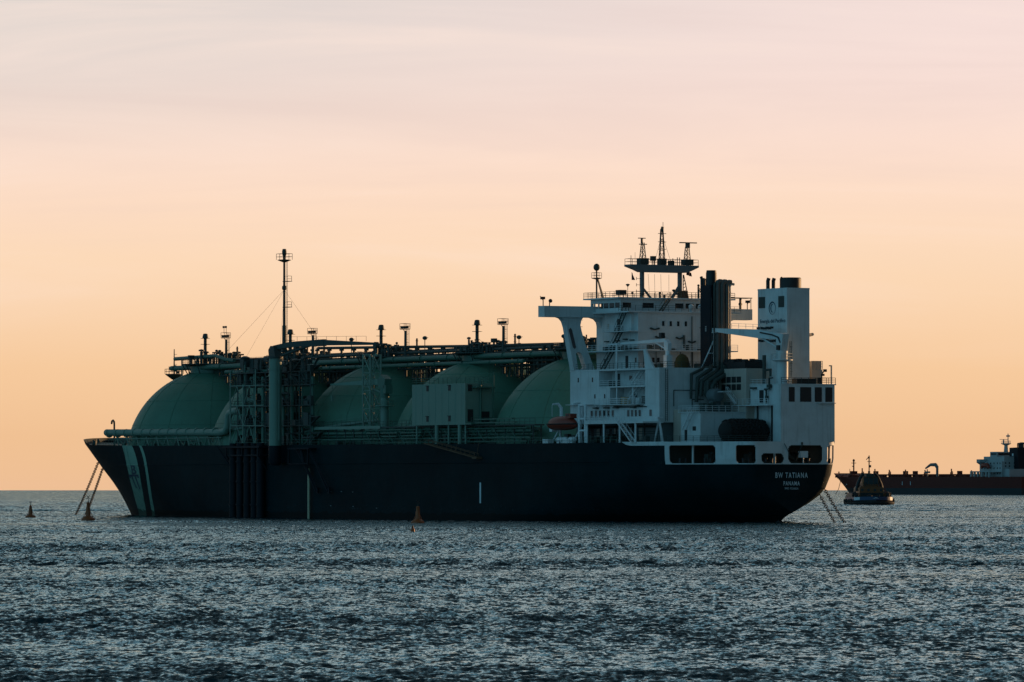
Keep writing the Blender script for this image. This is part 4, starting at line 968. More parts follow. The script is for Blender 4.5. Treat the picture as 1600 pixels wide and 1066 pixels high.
b.rail([(41.3,12.9,42.55),(54.5,12.9,42.55),(54.5,-12.9,42.55),(41.3,-12.9,42.55),(41.3,12.9,42.55)], 1.1, 1.6, .045, 3); b.build('railing', M['steel'], nav)
b = MB(); b.stair((40,4.4,39.85),(41.4,1.6,42.5),.8,(1,.4,0)); b.build('stairs', M['steel'], nav)
for v in (-1.7,-3.8):
    b = MB(); b.cyl((38.9,v,39.85),(38.9,v,40.3),.35,10); b.sphere((38.9,v,40.75),.58,10); b.build('satellite_dome', M['whiteclean'], nav)
# bridge wings with their raking struts, both sides
for sg in (1, -1):
    b = MB(); V = lambda a, c: (sg*a, sg*c)
    v0, v1 = V(6.9, 23.2)
    b.box(51.6,54,v0,v1,38.9,39.1); b.box(51.6,51.75,v0,v1,39.1,41.0); b.box(53.85,54,v0,v1,39.1,41.05); q0, q1 = V(23.05, 23.2); b.box(51.75,53.85,q0,q1,39.1,41.0)
    wing = b.build('bridge_wing', M['white'], ship, 0)
    outer = [(19.6,38.9),(18.9,38.7),(18.3,38.1),(17.9,37),(16.3,28.8)]
    inner = [(11.7,28.8),(12.2,30),(13.9,34),(14.6,36.2),(14.9,37.4),(14.7,38.3),(14.3,38.9)]
    h1 = [(15.9,32.0),(15.3,32.35),(14.6,32.0),(13.6,29.4),(14.0,29.0),(15.4,29.0)]
    b = MB(); b.prism([(sg*a, c) for a, c in outer+inner], 'u', 52.3, 53.9, [[(sg*a, c) for a, c in h1]])
    s_o = b.build('wing_strut', M['white'], wing, 30)
    b = MB(); b.prism([(sg*a, c) for a, c in ((17.5,36.5),(17.15,36.9),(16.8,36.5),(15.9,33.2),(16.2,32.9),(16.6,33.2))], 'u', 52.2, 52.32); b.build('lit_slot_panel', M['winpink'], s_o, 0)  # pinkish plate paints in the reddish light of a strut slot
    b = MB(); b.prism([(sg*a, c) for a, c in ((10.15,38.9),(12.2,38.9),(11.2,38.6),(10.6,38.0),(10.4,37.2),(10.15,36.8))], 'u', 52.3, 53.9); b.build('gusset', M['white'], wing, 30)
    b = MB(); b.tube([(52.8,sg*22.8,41),(52.8,sg*22.8,42.3)], .1, 5); b.cbox((52.8,sg*22.9,42.5),(.7,.7,.5)); b.tube([(52.8,sg*21.4,41),(52.8,sg*21.4,41.7)], .1, 5); b.sphere((52.8,sg*21.2,42.0),.38,8); b.tube([(52.8,sg*22.8,42),(52.8,sg*23.5,42.9)], .06, 4)
    if sg < 0: b.box(51.6,54,-23.2,-17.6,43.1,43.25); b.tube([(51.8,-23,41),(51.8,-23,43.1)],.07,4); b.tube([(51.8,-18,41),(51.8,-18,43.1)],.07,4); b.tube([(51.8,-20.6,41),(51.8,-20.6,43.1)],.25,6)
    b.build('wing_lamp', M['black'], wing)
# radar mast
b = MB(); b.prism([(8.2,48.95),(8.2,48.6),(6.4,48.0),(5.3,47.55),(-4.4,47.55),(-5.4,47.9),(-7.0,48.6),(-7.0,48.95)], 'u', 44.8, 47.2)
b.box(45.6,46.4,4.7,5.25,42.5,47.6); b.box(45.6,46.4,-3.7,-3.15,42.5,47.6)
b.tube([(46,-3.2,44.8),(46,-1.6,42.6)], .35, 6); b.tube([(46,4.7,44.4),(46,3.0,42.6)], .25, 6)
rm = b.build('radar_mast', M['mast'], ship, 0)
b = MB(); b.rail([(44.9,8.1,48.95),(47.1,8.1,48.95),(47.1,-6.9,48.95),(44.9,-6.9,48.95),(44.9,8.1,48.95)], 1.1, 1.6, .045, 2); b.build('railing', M['steel'], rm)
def lattice(b, c, w0, w1, r0, r1, n=3, t=.09):
    legs = [(c[0]+math.cos(2*math.pi*k/n+.5), c[1]+math.sin(2*math.pi*k/n+.5)) for k in range(n)]
    def P(k, f): r = r0+(r1-r0)*f; a = 2*math.pi*k/n+.5; return (c[0]+r*math.cos(a), c[1]+r*math.sin(a), w0+(w1-w0)*f)
    for k in range(n):
        b.tube([P(k,0),P(k,1)], t, 5)
        for j in range(5): b.tube([P(k,j/5),P((k+1) % n,j/5)], t*.7, 4); b.tube([P(k,j/5),P((k+1) % n,(j+1)/5)], t*.55, 4)
b = MB(); lattice(b, (46,4.8), 48.95, 53.2, .85, .3); b.tube([(46,5,53),(46,5,54.0)], .22, 6); b.box(45.9,46.1,4.2,5.8,53.95,54.1); b.box(45.9,46.1,3.9,5.6,52.8,52.95); b.cbox((46,4.8,49.6),(1.6,1.8,1.2)); b.build('radar_post', M['steel'], rm)
b = MB(); lattice(b, (46,.55), 48.95, 55.9, .72, .28, 4); b.tube([(46,.55,55.4),(46,.4,56.3)], .28, 6); b.tube([(46,.3,56.3),(46,.3,57.2)], .05, 4)
for w in (52,53.4,55): b.tube([(46,1.4,w),(46,-.4,w)], .07, 4)
b.cbox((46,.55,49.6),(1.3,1.4,1.2)); b.build('signal_mast', M['steel'], rm)
b = MB(); lattice(b, (46,-5.1), 48.95, 52.6, .85, .4); b.cbox((46,-5.2,52.8),(.6,.7,.9)); b.box(45.85,46.15,-7.2,-3.4,53.25,53.45); b.cbox((46,-5.1,49.6),(1.6,1.9,1.1)); b.build('radar_post', M['steel'], rm)
b = MB(); b.cbox((46,2.5,50.2),(.8,.9,.9)); b.tube([(46,2.7,48.9),(46,2.7,50)],.1,5); b.tube([(46,2.2,48.9),(46,2.2,50)],.1,5); b.build('mast_fitting', M['steel'], rm)
b = MB(); b.cbox((46,-1.5,49.4),(.9,1.0,.9)); b.tube([(46,-1.9,49),(46,-1.9,50.3)],.09,5); b.build('mast_fitting', M['steel'], rm)
for v_, h_, r_ in ((7.4,1.8,.06),(6.5,2.4,.03),(-2.9,1.6,.09),(-3.4,1.6,.09)): b = MB(); b.tube([(46,v_,48.9),(46,v_,48.9+h_)],r_,5); b.build('aerial', M['steel'], rm)
for k, (p, q) in enumerate((((46,.55,55),(46,2.2,49.2)),((46,.55,55),(46,-1.6,49.2)),((46,3.6,47.2),(46,3.3,42.6)),((46,2.2,47.2),(46,2.1,42.6)),((46,.8,47.2),(46,.7,42.6)),((46,-1.0,47.2),(46,-1.0,42.6)),((46,5.3,52),(46,3.4,49.4)))):
    b = MB(); b.tube([p,q], .028, 4); b.build('halyard', M['steel'], rm)
b = MB(); b.tube([(46,-4.2,42.6),(46,-4.2,47.2)], .1, 5); b.tube([(46,-5.4,42.6),(46,-4.3,47.2)], .1, 5)
for k in range(7): b.tube([(46,-4.2,42.8+k*.62),(46,-5.3+k*.15,43.1+k*.62)], .07, 4)
for w in (43.9,45.1,46.3): b.tube([(46,5.3,w),(46,6.2,w)], .05, 4); b.tube([(46,6.2,w-.3),(46,6.2,w+.3)], .05, 4)
b.build('mast_ladder', M['steel'], rm)
# gear on the wheelhouse top
b = MB(); b.tube([(52,11.5,42.55),(52,11.5,48.2)], .16, 6); b.tube([(52,9.9,42.55),(52,11.3,46.6)], .12, 6); b.tube([(50.6,11,42.55),(52,11.4,46.6)], .12, 6); b.lathe([(.2,46.2),(1.0,46.4),(1.0,46.5),(.2,46.5)], (52,11.5), 10); b.rail([(52+.95*math.cos(a),11.5+.95*math.sin(a),46.5) for a in np.linspace(0,6.283,7)], 1.0, 1, .04, 2); b.build('aerial_mast', M['steel'], nav)
b = MB(); b.sphere((52,11.5,48.55),.62,12,1.15); b.build('satellite_dome', M['steel'], nav)
b = MB(); b.cbox((46,9.6,43.6),(1.6,1.5,.9)); b.tube([(46,10.1,42.5),(46,10.1,43.4)],.1,5); b.tube([(46,9.1,42.5),(46,9.1,43.4)],.1,5); b.build('searchlight_box', M['black'], nav)
b = MB(); b.cbox((43.4,-2.6,43.3),(1.4,1.3,1.4)); b.build('roof_locker', M['rust'], nav)
for k, (v, h, r) in enumerate(((11.0,1.3,.04),(9.3,2.6,.05),(8.3,.9,.06),(7.4,1.5,.05),(6.6,2.0,.04),(6.0,.9,.16),(2.2,1.0,.2),(1.2,.7,.25),(-.2,1.3,.04),(-.9,1.7,.05),(-1.6,.9,.04),(3.4,1.0,.05),(-6.4,2.3,.2),(-7.4,1.0,.06),(-8.8,1.6,.08),(-5.8,1.2,.05))):
    b = MB(); b.tube([(44,v,42.5),(44,v,42.5+h)], r, 6)
    if k % 4 == 1: b.lathe([(.05,42.5+h-.5),(.4,42.5+h-.1),(.4,42.5+h),(.05,42.5+h+.1)], (44,v), 8)
    if k % 4 == 2: b.sphere((44,v,42.55+h),.25,6)
    b.build('aerial', M['steel'], nav)
b = MB(); b.tube([(44,-6.4,42.5),(44,-6.4,45)], .14, 6); b.tube([(44,-8.4,42.5),(44,-6.6,44.6)], .09, 5); b.tube([(42.8,-7,42.5),(44,-6.5,44.4)], .09, 5); b.sphere((44,-6.4,45.1),.25,8); b.build('aerial_mast', M['steel'], nav)
# C deck aft: fin, crane, rails
b = MB(); b.prism([(26.9,32.3),(26.3,28.8),(23.2,28.8),(26.3,32.3)], 'v', 15.6, 16); b.build('screen_fin', M['white'], acc, 0)
b = MB(); b.rail([(21.1,15.8,28.8),(21.1,-15.5,28.8)], 1.1, 1.6, .045, 3); b.rail([(54,15.9,28.8),(27,15.9,28.8)], 1.1, 1.6, .045, 3); b.build('railing', M['steel'], acc)
b = MB(); b.cbox((24.6,12,30.0),(1.2,1.2,2.4)); b.cyl((24.6,12,31.2),(24.6,12,32.2),.5,14); b.prism([(24.0,32.2),(23.9,33.4),(25.0,34.2),(25.5,34.0),(25.4,32.2)], 'v', 11.6, 12.4)
pc = b.build('provision_crane', M['whiteclean'], acc, 30)
b = MB(); jib(b, (25.6,12,34.0), (46,12.3,33.6), .72, .26, .4); b.tube([(25.6,12,32.4),(29,12,33.6)], .15, 6); b.tube([(45.8,12.3,33.5),(45.8,12.3,31.9)], .05, 4); b.build('crane_jib', M['whiteclean'], pc)
b = MB(); b.cbox((26.8,12,34.9),(.9,.8,1.1)); b.build('winch', M['black'], pc)
b = MB(); b.lathe([(1.35,28.8),(1.4,29.8),(1.15,30.7),(.6,31.3),(.0005,31.5)], (20.9+1.9,10.0), 16); cov = b.build('canvas_cover', M['olive'], acc)
b = MB(); b.tube([(41.5,13.2,28.8),(41.5,13.2,33.6)], .22, 8); b.tube([(41.5,13.2,33.6),(41.5,12,33.9)], .12, 6); b.build('derrick_post', M['whiteclean'], acc)
for k in range(16): h = rng.uniform(.5,1.3); boxes('deck_locker', M['steel'], acc, [((rng.uniform(21.6,36), rng.uniform(-4,11), 28.82+h/2), (rng.uniform(.5,1.6), rng.uniform(.5,1.4), h))])

# ---------------------------------------------------------------- funnel, its pipes and the casing behind
b = MB(); b.prism([(22.2,4.3),(25.6,4.3),(26,3.9),(26,.9),(25.6,.5),(22.2,.5),(22,.7),(22,4.1)], 'w', 28.8, 44.4)
b.box(21.95,26.03,.45,4.33,36.4,36.48); b.box(21.95,26.03,.45,4.33,40.4,40.48)
fun = b.build('funnel', M['funnel'], ship, 30)
b = MB(); b.tube([(23.6,3.1,44.2),(23.6,3.1,46.6),(23.6,3.1,47.2)], [1.02,1.02,.9], 20); b.build('exhaust_stack', M['black'], fun)
for (u, v, r, h) in ((25.7,3.9,.30,46.0),(25.4,3.2,.22,45.6),(24.8,3.9,.22,45.7)):
    b = MB(); b.tube([(u,v,44.2),(u,v,h-.4),(u+.25,v,h)], r, 10); b.build('exhaust_stack', M['black'], fun)
for k, (v, r, w, mt) in enumerate(((3.75,.22,44.8,'steel'),(3.1,.42,45.1,'pipe'),(2.1,.5,45.0,'pipe'),(1.05,.42,45.0,'pipe'),(.42,.24,44.6,'beige'))):  # last pipe coloured pale to bring out its sunlit edge
    b = MB(); b.tube([(21.4,v,28.8),(21.4,v,w-.6),(21.4,v-.1,w-.15),(21.4,v-.5,w),(21.4,v-.95,w-.05)], r, 12)
    for q in (31,34,37,40,43): b.tube([(21.4,v,q),(21.4,v,q+.15)], r*1.18, 12)
    b.build('exhaust_pipe', M[mt], fun)
b = MB(); b.ladder((21.2,4.25,30),(21.2,4.25,42),.6,(0,1,0), .045, .5)
for q in (31,33,35,37,39): b.tube([(20.7,3.9,q),(20.7,4.6,q)], .04, 4)
b.build('ladder', M['steel'], fun)
b = MB(); b.box(20.9,26.6,-.4,4.6,28.8,29.2); b.box(19,21.2,-6,3,26,29.4); b.build('funnel_base', M['steel'], fun)
# pipes that drop from the funnel down the aft face of the house
for pts, r in (([(21.3,6.2,29.0),(20.4,7.1,28.6),(20.4,9.4,27.6),(20.4,9.5,23)],.26),([(21.2,4.6,29.3),(20,5.4,28.6),(19.8,8.4,26.9),(19.8,8.7,22.4)],.34),([(21,3.1,29),(19.6,4.4,28.2),(19.4,7.8,26.2),(19.4,8.0,23.5)],.36),([(20.6,1.6,30.4),(19.4,2.0,28.9),(18.6,6.9,26.2),(18.4,7.1,24.3),(18.2,4.6,21.0)],.42),([(20.4,.6,30),(19,1.1,28.4),(18.2,5.6,26.3),(18,6.3,25.2),(18,6.2,22)],.42),([(20.4,2.6,29.6),(19.4,3.4,28.4),(19,7.2,26.0),(18.8,7.4,24),(18.6,5.2,21)],.3)):
    b = MB(); b.tube(pts, r, 10); b.build('exhaust_pipe', M['steel'], fun)
b = MB(); b.tube([(15.4,6.5,23.6),(15.5,6.5,23.6),(15.7,6.5,23.6),(17.8,6.5,23.6)], [1.0,1.2,1.3,1.3], 18); b.cbox((16.8,6.5,21.6),(1.6,1.6,2.2)); b.build('vent_trunk', M['mast'], ship)
b = MB(); b.stair((14,5.6,24.2),(14,3.7,22.0),.6,(1,0,0)); b.box(13,15,5.4,7,24.2,24.3); b.build('stairs', M['whiteclean'], ship)
# engine casing and houses aft
b = MB(); b.box(11,20.9,-12,3.2,14.6,28.6); b.box(18.2,20.9,3.2,13,14.6,21.0); cas = b.build('engine_casing', M['beige'], ship, 0)
b = MB(); b.box(12.4,20.6,-4,2.6,28.6,29.9)
for k in range(14): b.cbox((rng.uniform(12.6,20), rng.uniform(-3,2.6), 30), (rng.uniform(.5,1.4),.8,rng.uniform(.4,1.0)))
b.build('canvas_cover', M['black'], cas, 30)
for w in (26.0, 24.6):
    for u in (19,17.2,15.4,13.6):
        b = MB(); b.box(u-.75,u+.75,3.2,3.26,w,w+1.1); b.build('vent_louvre', M['black'], cas, 0)
b = MB(); b.box(2.8,17.4,-2,2.4,21.8,25.4); b.box(2.8,17.6,2.4,3.6,21.6,21.8); b.box(3,17,-2,1.4,14.6,21.6)
dh = b.build('deckhouse', M['white'], ship, 0)
for u in (11.6, 6.9): win(dh, 'v', 2.4, u, 23.3, 1.5, 2.4, 'black', 'door')
b = MB(); b.rail([(17.5,3.5,21.8),(3,3.5,21.8)], 1.1, 1.5, .04, 3); b.rail([(17.4,2.3,25.4),(2.8,2.3,25.4)], 1.1, 1.5, .04, 3); b.build('railing', M['whiteclean'], dh)
for u in (14.2, 9.3): 
    b = MB(); b.cbox((u,2.7,24.9),(1.7,.5,.35)); b.build('awning_lamp', M['steel'], dh)
for u in (13,9.6,4.6): 
    b = MB(); b.tube([(u,1.6,14.6),(u,1.6,21.6)], .16, 6); b.build('pillar', M['black'], dh)
b = MB(); b.tube([(4.6,2.8,22),(4.6,2.8,24.4),(4.6,3.1,24.6),(3.4,2.9,24.7),(3.4,2.9,26.6),(2.2,2.9,26.7)], .15, 6); b.cbox((4.6,2.7,23.2),(.6,.4,.5)); b.cbox((3.6,2.8,25.2),(1,.5,.6))
b.tube([(8,1,25.4),(8,1,28.2),(6,1,28.3),(6,1,27)], .2, 6); b.tube([(8.2,1,25.4),(8.2,1,31)], .35, 8); b.build('pipework', M['steel'], dh)
b = MB(); b.box(11.2,18.2,2,13,14.6,20.5); b.box(11.0,18.6,1.5,13.4,20.35,20.52)
lh = b.build('low_house', M['white'], ship, 0)
b = MB(); b.rail([(18.5,13.3,20.52),(11.1,13.3,20.52),(11.1,2,20.52)], 1.1, 1.5, .045, 3); b.build('railing', M['whiteclean'], lh)
b = MB(); b.stair((12.8,14,20.4),(15.4,14,17.2),.8,(0,1,0)); b.build('stairs', M['whiteclean'], lh)
for k in range(14): h = rng.uniform(.8,1.9); boxes('deck_machine', M['steel'], lh, [((rng.uniform(11.8,17.6), rng.uniform(5,12.6), 20.5+h/2), (rng.uniform(.5,1.8), rng.uniform(.5,1.6), h))])
for u, w, a, c in ((16.4,16.2,.9,2.0),(13.4,17.4,1.2,.8)): win(lh, 'v', 13, u, w, a, c, 'black', 'door')
b = MB(); b.tube([(21.5,16.8,14.6),(19.8,16.8,19.2),(18.2,16.8,14.6)], .14, 6); b.tube([(19.8,16.2,14.6),(19.8,16.8,19.6)], .14, 6); b.cbox((19.8,16.8,19.5),(.9,1.2,.25)); b.build('davit', M['whiteclean'], ship)
# tall block on the stern, starboard of the centreline
b = MB(); b.box(.04,2.8,-9.2,2.45,14.93,25.4); b.box(2.8,14,-11,-2,14.7,25.4); b.box(-.08,14,-9.5,2.5,25.4,25.6)
b.box(.0,.05,-9.2,2.45,20.1,20.16); b.box(.0,.05,-9.2,2.45,17.4,17.45)
sb = b.build('stern_block', M['white'], ship, 0)
for v0, v1 in ((.75,-.5),(-1.7,-4.1),(-4.9,-6.4),(-7.2,-8.7)):
    b = MB(); b.box(-.02,.04,v1,v0,22.3,25.0); b.build('window', M['black'], sb, 0)
b = MB(); b.box(-.5,.04,-9.2,-5.5,22.0,22.12); b.build('sill', M['white'], sb, 0)
b = MB(); b.rail([(0,2.4,25.6),(0,-9.4,25.6),(13.9,-9.4,25.6)], 1.15, 1.5, .05, 3); b.build('railing', M['steel'], sb)
b = MB(); b.box(.6,2.4,-5.6,-1.4,25.6,26.6); b.build('deck_locker', M['black'], sb)
b = MB(); b.tube([(.6,-8.9,25.6),(.6,-8.9,29.1)], .16, 6); b.box(.5,.7,-9,-8.4,28.9,29.1); b.build('stern_light_post', M['beige'], sb)
b = MB(); b.tube([(.6,-6.8,25.6),(.6,-6.8,27.4),(.6,-7.4,28.2)], .12, 6); b.cbox((.6,-7.5,28.1),(.5,.5,.5)); b.cbox((.6,-7.0,27.3),(.5,.5,.4)); b.cbox((.6,-6.3,26.2),(.6,.5,1.1)); b.build('floodlight', M['black'], sb)
b = MB(); b.tube([(-.1,1.8,14.6),(-.15,.6,12.4),(-.1,-.6,11.4)], .06, 5); b.tube([(-.1,-.7,11.4),(-.15,-2.0,14.4)], .07, 5); b.cbox((-.1,-2.0,14.6),(.25,.3,.5)); b.build('mooring_line', M['steel'], bul)
# funnel tower with the ring emblem and company name
b = MB(); b.box(5,15.3,-6.9,-2,25.5,43.4)
b.box(4.97,15.33,-6.93,-1.97,43.2,43.5)
tw = b.build('funnel_tower', M['white'], ship, 0)
for u0, u1, w0, w1 in ((14.9,12.7,39.9,42.0),(8.0,6.0,39.9,42.0)):
    b = MB(); b.box(u1,u0,-2,-1.95,w0,w1)
    for k in range(8): b.box(u1+.05,u0-.05,-1.95,-1.9,w0+.1+k*.25,w0+.2+k*.25)
    b.build('vent_louvre', M['steel'], tw, 0)
b = MB(); n = 44; vs = []; fs = []
for k in range(n):
    a = 2*math.pi*k/n; t = .20+.12*math.sin(a-.6); 
    for q in (1.32, 1.32-t): vs.append((10.15-q*.92*math.cos(a), -1.96, 39.85+q*math.sin(a)*.92))
for k in range(n): fs.append((2*k, 2*((k+1) % n), 2*((k+1) % n)+1, 2*k+1))
b.add(vs, fs); vs = []; fs = []
for k in range(26):
    a = R(60+k*9.4); t = .28*math.sin(math.pi*k/25)+.03
    for q in (.78, .78-t): vs.append((10.1-q*.9*math.cos(a), -1.96, 39.8+q*math.sin(a)))
for k in range(25): fs.append((2*k, 2*k+2, 2*k+3, 2*k+1))
b.add(vs, fs); b.build('ring_emblem', M['navyletter'], tw, 0)
lettering('company_lettering', 'Energía del Pacífico', .95, lambda x, y: (10.0-x, -1.955, 37.35+y), M['navyletter'], tw, width=8.9, bold=.015)
for (u, v, h) in ((13,-2.8,45.5),(13,-4.0,45.5)):
    b = MB(); b.tube([(u,v,43.4),(u,v,h-.5),(u-.15,v-.1,h)], .36, 12); b.build('exhaust_stack', M['black'], tw)
b = MB(); b.tube([(8.6,-5.0,43.4),(8.6,-5.0,45.35),(8.6,-5.0,45.5)], [2.0,2.0,1.85], 28); b.tube([(8.6,-3.2,45),(8.6,-3.0,45.6)], .2, 6); b.build('exhaust_stack', M['black'], tw)
b = MB(); b.box(7,12,-11,-8.6,25.6,28.4); b.box(7.2,12,-10.9,-8.7,28.4,30.0); b.rail([(7,-11,28.4),(7,-8.6,28.4)], 1.6, .8, .05, 3); b.build('vent_house', M['beige'], sb, 0)
b = MB(); b.ladder((4.9,-2.7,27),(4.9,-2.7,33.6),.35,(0,1,0), .035, .5); 
for w in (28,29.5,31,32.5): b.tube([(4.9,-2.5,w),(4.5,-2.6,w),(4.5,-2.9,w),(4.9,-3.0,w)], .035, 4)
b.build('ladder', M['steel'], tw)
# stern crane
b = MB(); b.cyl((3.1,.3,25.5),(3.1,.3,30.0),1.12,24); b.lathe([(1.0,29.7),(2.0,29.95),(2.0,30.1),(1.0,30.1)], (3.1,.3), 20); b.rail([(3.1+1.95*math.cos(a),.3+1.95*math.sin(a),30.1) for a in np.linspace(0,2*math.pi,11)], 1.1, 1.2, .04, 2)
sc = b.build('stern_crane', M['white'], ship)
b = MB(); b.cyl((3.1,.3,30.1),(3.1,.3,31.7),1.05,24); b.prism([(2.4,31.7),(2.0,33.6),(1.6,34.8),(3.0,35.0),(4.2,34.2),(4.0,31.7)], 'v', -.35, .95); b.build('crane_house', M['white'], sc, 30)
b = MB(); jib(b, (2.2,.3,34.3), (9.5,1.5,35.0), 1.0, 1.6, .9); jib(b, (9.5,1.5,35.0), (23.6,3.9,36.1), 1.6, .5, .6); b.tube([(4,.5,32.2),(9,1.4,34.4)], .18, 8); b.cbox((23.7,3.9,36.2),(.5,.8,1.0)); b.rail([(9,1.4,35.8),(17,2.7,36.2)], .9, 2, .035, 2); b.build('crane_jib', M['white'], sc, 30)
b = MB(); b.tube([(8.2,1.9,35.2),(5,1.3,34.7),(3.2,1.1,34.2),(2.6,1.0,33.2)], .14, 6)
for k in range(9): b.cbox((9.5-.7*k, 1.2-.1*k, 33.6+rng.uniform(-.15,.15)), (.6,.4,.4))
for k in range(7): b.cbox((10.2-.6*k, 1.0-.1*k, 35.95+rng.uniform(-.1,.15)), (.6,.5,.4))
b.cbox((3.1,1.05,32.3),(.9,.5,.9)); b.build('crane_hose', M['black'], sc)
b = MB(); b.tube([(21.6,3.6,28.8),(21.6,3.6,35.6)], .3, 8); b.tube([(22.4,6.0,28.8),(21.6,3.7,34.2)], .12, 6); b.tube([(21.9,4.8,31.6),(21.6,3.6,31.6)], .08, 5); b.box(21.2,22,3.1,4.1,35.4,35.6); b.build('boom_rest', M['whiteclean'], ship)
# starboard provision crane, seen between the funnel and the tower
b = MB(); b.tube([(22,-8.6,28.8),(22,-8.6,33.8)], .45, 8); b.tube([(22,-8.6,33.6),(8,-9.5,35)], [.5,.3], 6); b.cbox((22,-8.6,33.4),(1.1,1.4,1.2)); b.build('provision_crane', M['beige'], ship)
# poop railing
b = MB(); b.rail([tuple(arc(s, 13, -OUT*.1)+Vector((0,0,1.9))) for s in np.arange(-4, 29.6, 1.5)], 1.1, 1.5, .045, 3); b.build('railing', M['steel'], bul)
# lifeboat davit
b = MB()
for u in (53.4, 45.4):
    b.tube([(u,20.6,14.8),(u-1.8,19.6,18.2)], .16, 6); b.tube([(u,18.6,14.8),(u,18.8,18.6)], .2, 6)
    b.tube([(u,18.4,18.6),(u,18.5,21.6),(u,19.2,22.4),(u,20.4,22.3)], [.34,.3,.24,.16], 6); b.tube([(u,20.5,22.2),(u,20.5,20.0)], .05, 4); b.cbox((u,21.4,15.2),(2.0,1.3,.9))
b.box(45,54,18.0,18.6,18.4,18.7); b.cbox((55,19.2,18.0),(1.0,1.4,1.8)); b.build('lifeboat_davit', M['whiteclean'], ship, 30)

# ---------------------------------------------------------------- things carried by the ship
SM = Matrix.Translation(ship.location) @ Matrix.Rotation(CROT, 4, 'Z')
def at_ship(u, v, w): return SM @ Vector((u, v, w))
lb = thing('lifeboat', 'orange enclosed lifeboat in white davits on the ship side by the superstructure', 'lifeboat', at_ship(49.2,20.6,17.3), CROT)
def loft(b, sections):
    n = len(sections[0]); vs = [p for s in sections for p in s]; fs = []
    for i in range(len(sections)-1):
        for j in range(n): fs.append((i*n+j, i*n+(j+1) % n, (i+1)*n+(j+1) % n, (i+1)*n+j))
    fs.append(tuple(range(n))); fs.append(tuple((len(sections)-1)*n+j for j in range(n))); return b.add(vs, fs)
def boat_sections(L, B, prof, us, n=16, top=True):
    out = []
    for t in us:
        k = max(.06, (1-abs(t)**3)**.6); s = []
        for j in range(n):
            a = 2*math.pi*j/n; y = math.cos(a); z = math.sin(a)
            s.append((t*L/2, y*B/2*k, (prof[1]*z*k if z > 0 else prof[0]*z*(.35+.65*k))))
        out.append(s)
    return out
T_ = [-1,-.96,-.88,-.7,-.4,0,.4,.7,.88,.96,1]
b = MB(); loft(b, [[(x,y,min(z,.0)+1.2) for x,y,z in s] for s in boat_sections(10.4,3.3,(1.2,.9),T_)]); b.build('boat_hull', M['orange'], lb, 40)
b = MB(); loft(b, [[(x*.97,y*.95,max(z,0)+1.2) for x,y,z in s] for s in boat_sections(10.2,3.2,(.1,1.5),T_)]); b.cbox((-3.2,0,2.7),(1.9,1.4,.9)); b.build('canopy', M['orange'], lb, 40)
b = MB(); b.tube([(t*5.3, 1.72*max(.06,(1-abs(t)**3)**.6), 1.2) for t in T_], .11, 6); b.tube([(t*5.3, -1.72*max(.06,(1-abs(t)**3)**.6), 1.2) for t in T_], .11, 6); b.build('rubbing_strip', M['rubber'], lb)
for x in (-3.2,-2.6): 
    b = MB(); b.box(x-.2,x+.2,.66,.74,2.7,3.05); b.build('window', M['glass'], lb, 0)
fe = thing('pneumatic_fender', 'big black rounded ship fender lying on the stern deck behind the railing', 'fender', at_ship(6.6,6.4,14.75), CROT)
b = MB(); b.tube([(0,y,2.15) for y in (-5.2,-5.0,-4.6,-4.0,-3.2,3.2,4.0,4.6,5.0,5.2)], [.5,1.0,1.5,1.9,2.1,2.1,1.9,1.5,1.0,.5], 28); b.build('fender_body', M['rubber'], fe, 60)
for k in range(7):
    for j in range(14):
        if k in (0,6) and j % 2: continue
    y = -3.6+1.2*k; rr = 2.18 if abs(y) < 3.3 else 2.0
    b = MB()
    for j in range(12):
        a = 2*math.pi*(j+.5*(k % 2))/12; c = Vector((rr*math.cos(a), y, 2.15+rr*math.sin(a)))
        d1 = Vector((-math.sin(a), 0, math.cos(a))); d2 = Vector((0,1,0)); b.tube([c+(d1*math.cos(q)+d2*math.sin(q))*.42 for q in np.linspace(0, 2*math.pi, 9)], .14, 5, False)
    b.build('tyre_ring', M['rubber'], fe)
cr = MB(); cr.box(-.75,.75,-.6,.6,0,1.35)
for x in (-.76,.72): cr.box(x,x+.04,-.62,.62,.0,1.38); 
for z in (.05,.65,1.25): cr.box(-.78,.78,.6,.66,z,z+.12)
o = cr.build('crate', M['yellow'], None, 0); o.location = at_ship(35.2,14.9,22.12); o.rotation_euler = (0,0,CROT); tag(o, 'yellow box standing on the open balcony of the superstructure', 'crate')
dr = MB(); dr.lathe([(.42,0),(.46,.05),(.46,.5),(.49,.53),(.46,.56),(.46,1.0),(.49,1.03),(.44,1.1),(.0005,1.1)], (0,0), 18)
o = dr.build('drum', M['whiteclean'], None); o.location = at_ship(30.4,15.0,22.12); tag(o, 'white drum right of the yellow box on the open balcony', 'drum')
def flag(name, at, rz, w, h, fold, label):
    b = MB(); nx, nz = 8, 8; vs = []; fs = []
    for i in range(nx+1):
        for j in range(nz+1):
            x = i/nx; z = j/nz; vs.append((w*x*fold(z, x), .13*math.sin(x*9+z*2), -h*z-.25*h*x*(1-fold(z,x))-(.35*h*x if w > .8 else 0)))
    for i in range(nx):
        for j in range(nz): q = i*(nz+1)+j; fs.append((q,q+1,q+nz+2,q+nz+1))
    k = len(vs); b.add(vs, fs)
    o = b.build(name, M['flagcloth'], None, 0); o.location = at; o.rotation_euler = (0,0,rz); tag(o, label, 'flag', 'flags under the radar mast')
    so = o.modifiers.new('thickness', 'SOLIDIFY'); so.thickness = .02
    return o
flag('flag', at_ship(46,7.2,47.5), CROT-R(90), .62, 1.5, lambda z, x: .15+.85*z, 'small limp flag drooping under the left end of the radar platform')
f2 = flag('flag', at_ship(46,-5.0,47.9), CROT-R(75), 1.25, .75, lambda z, x: 1, 'flag flying out under the right end of the radar platform')
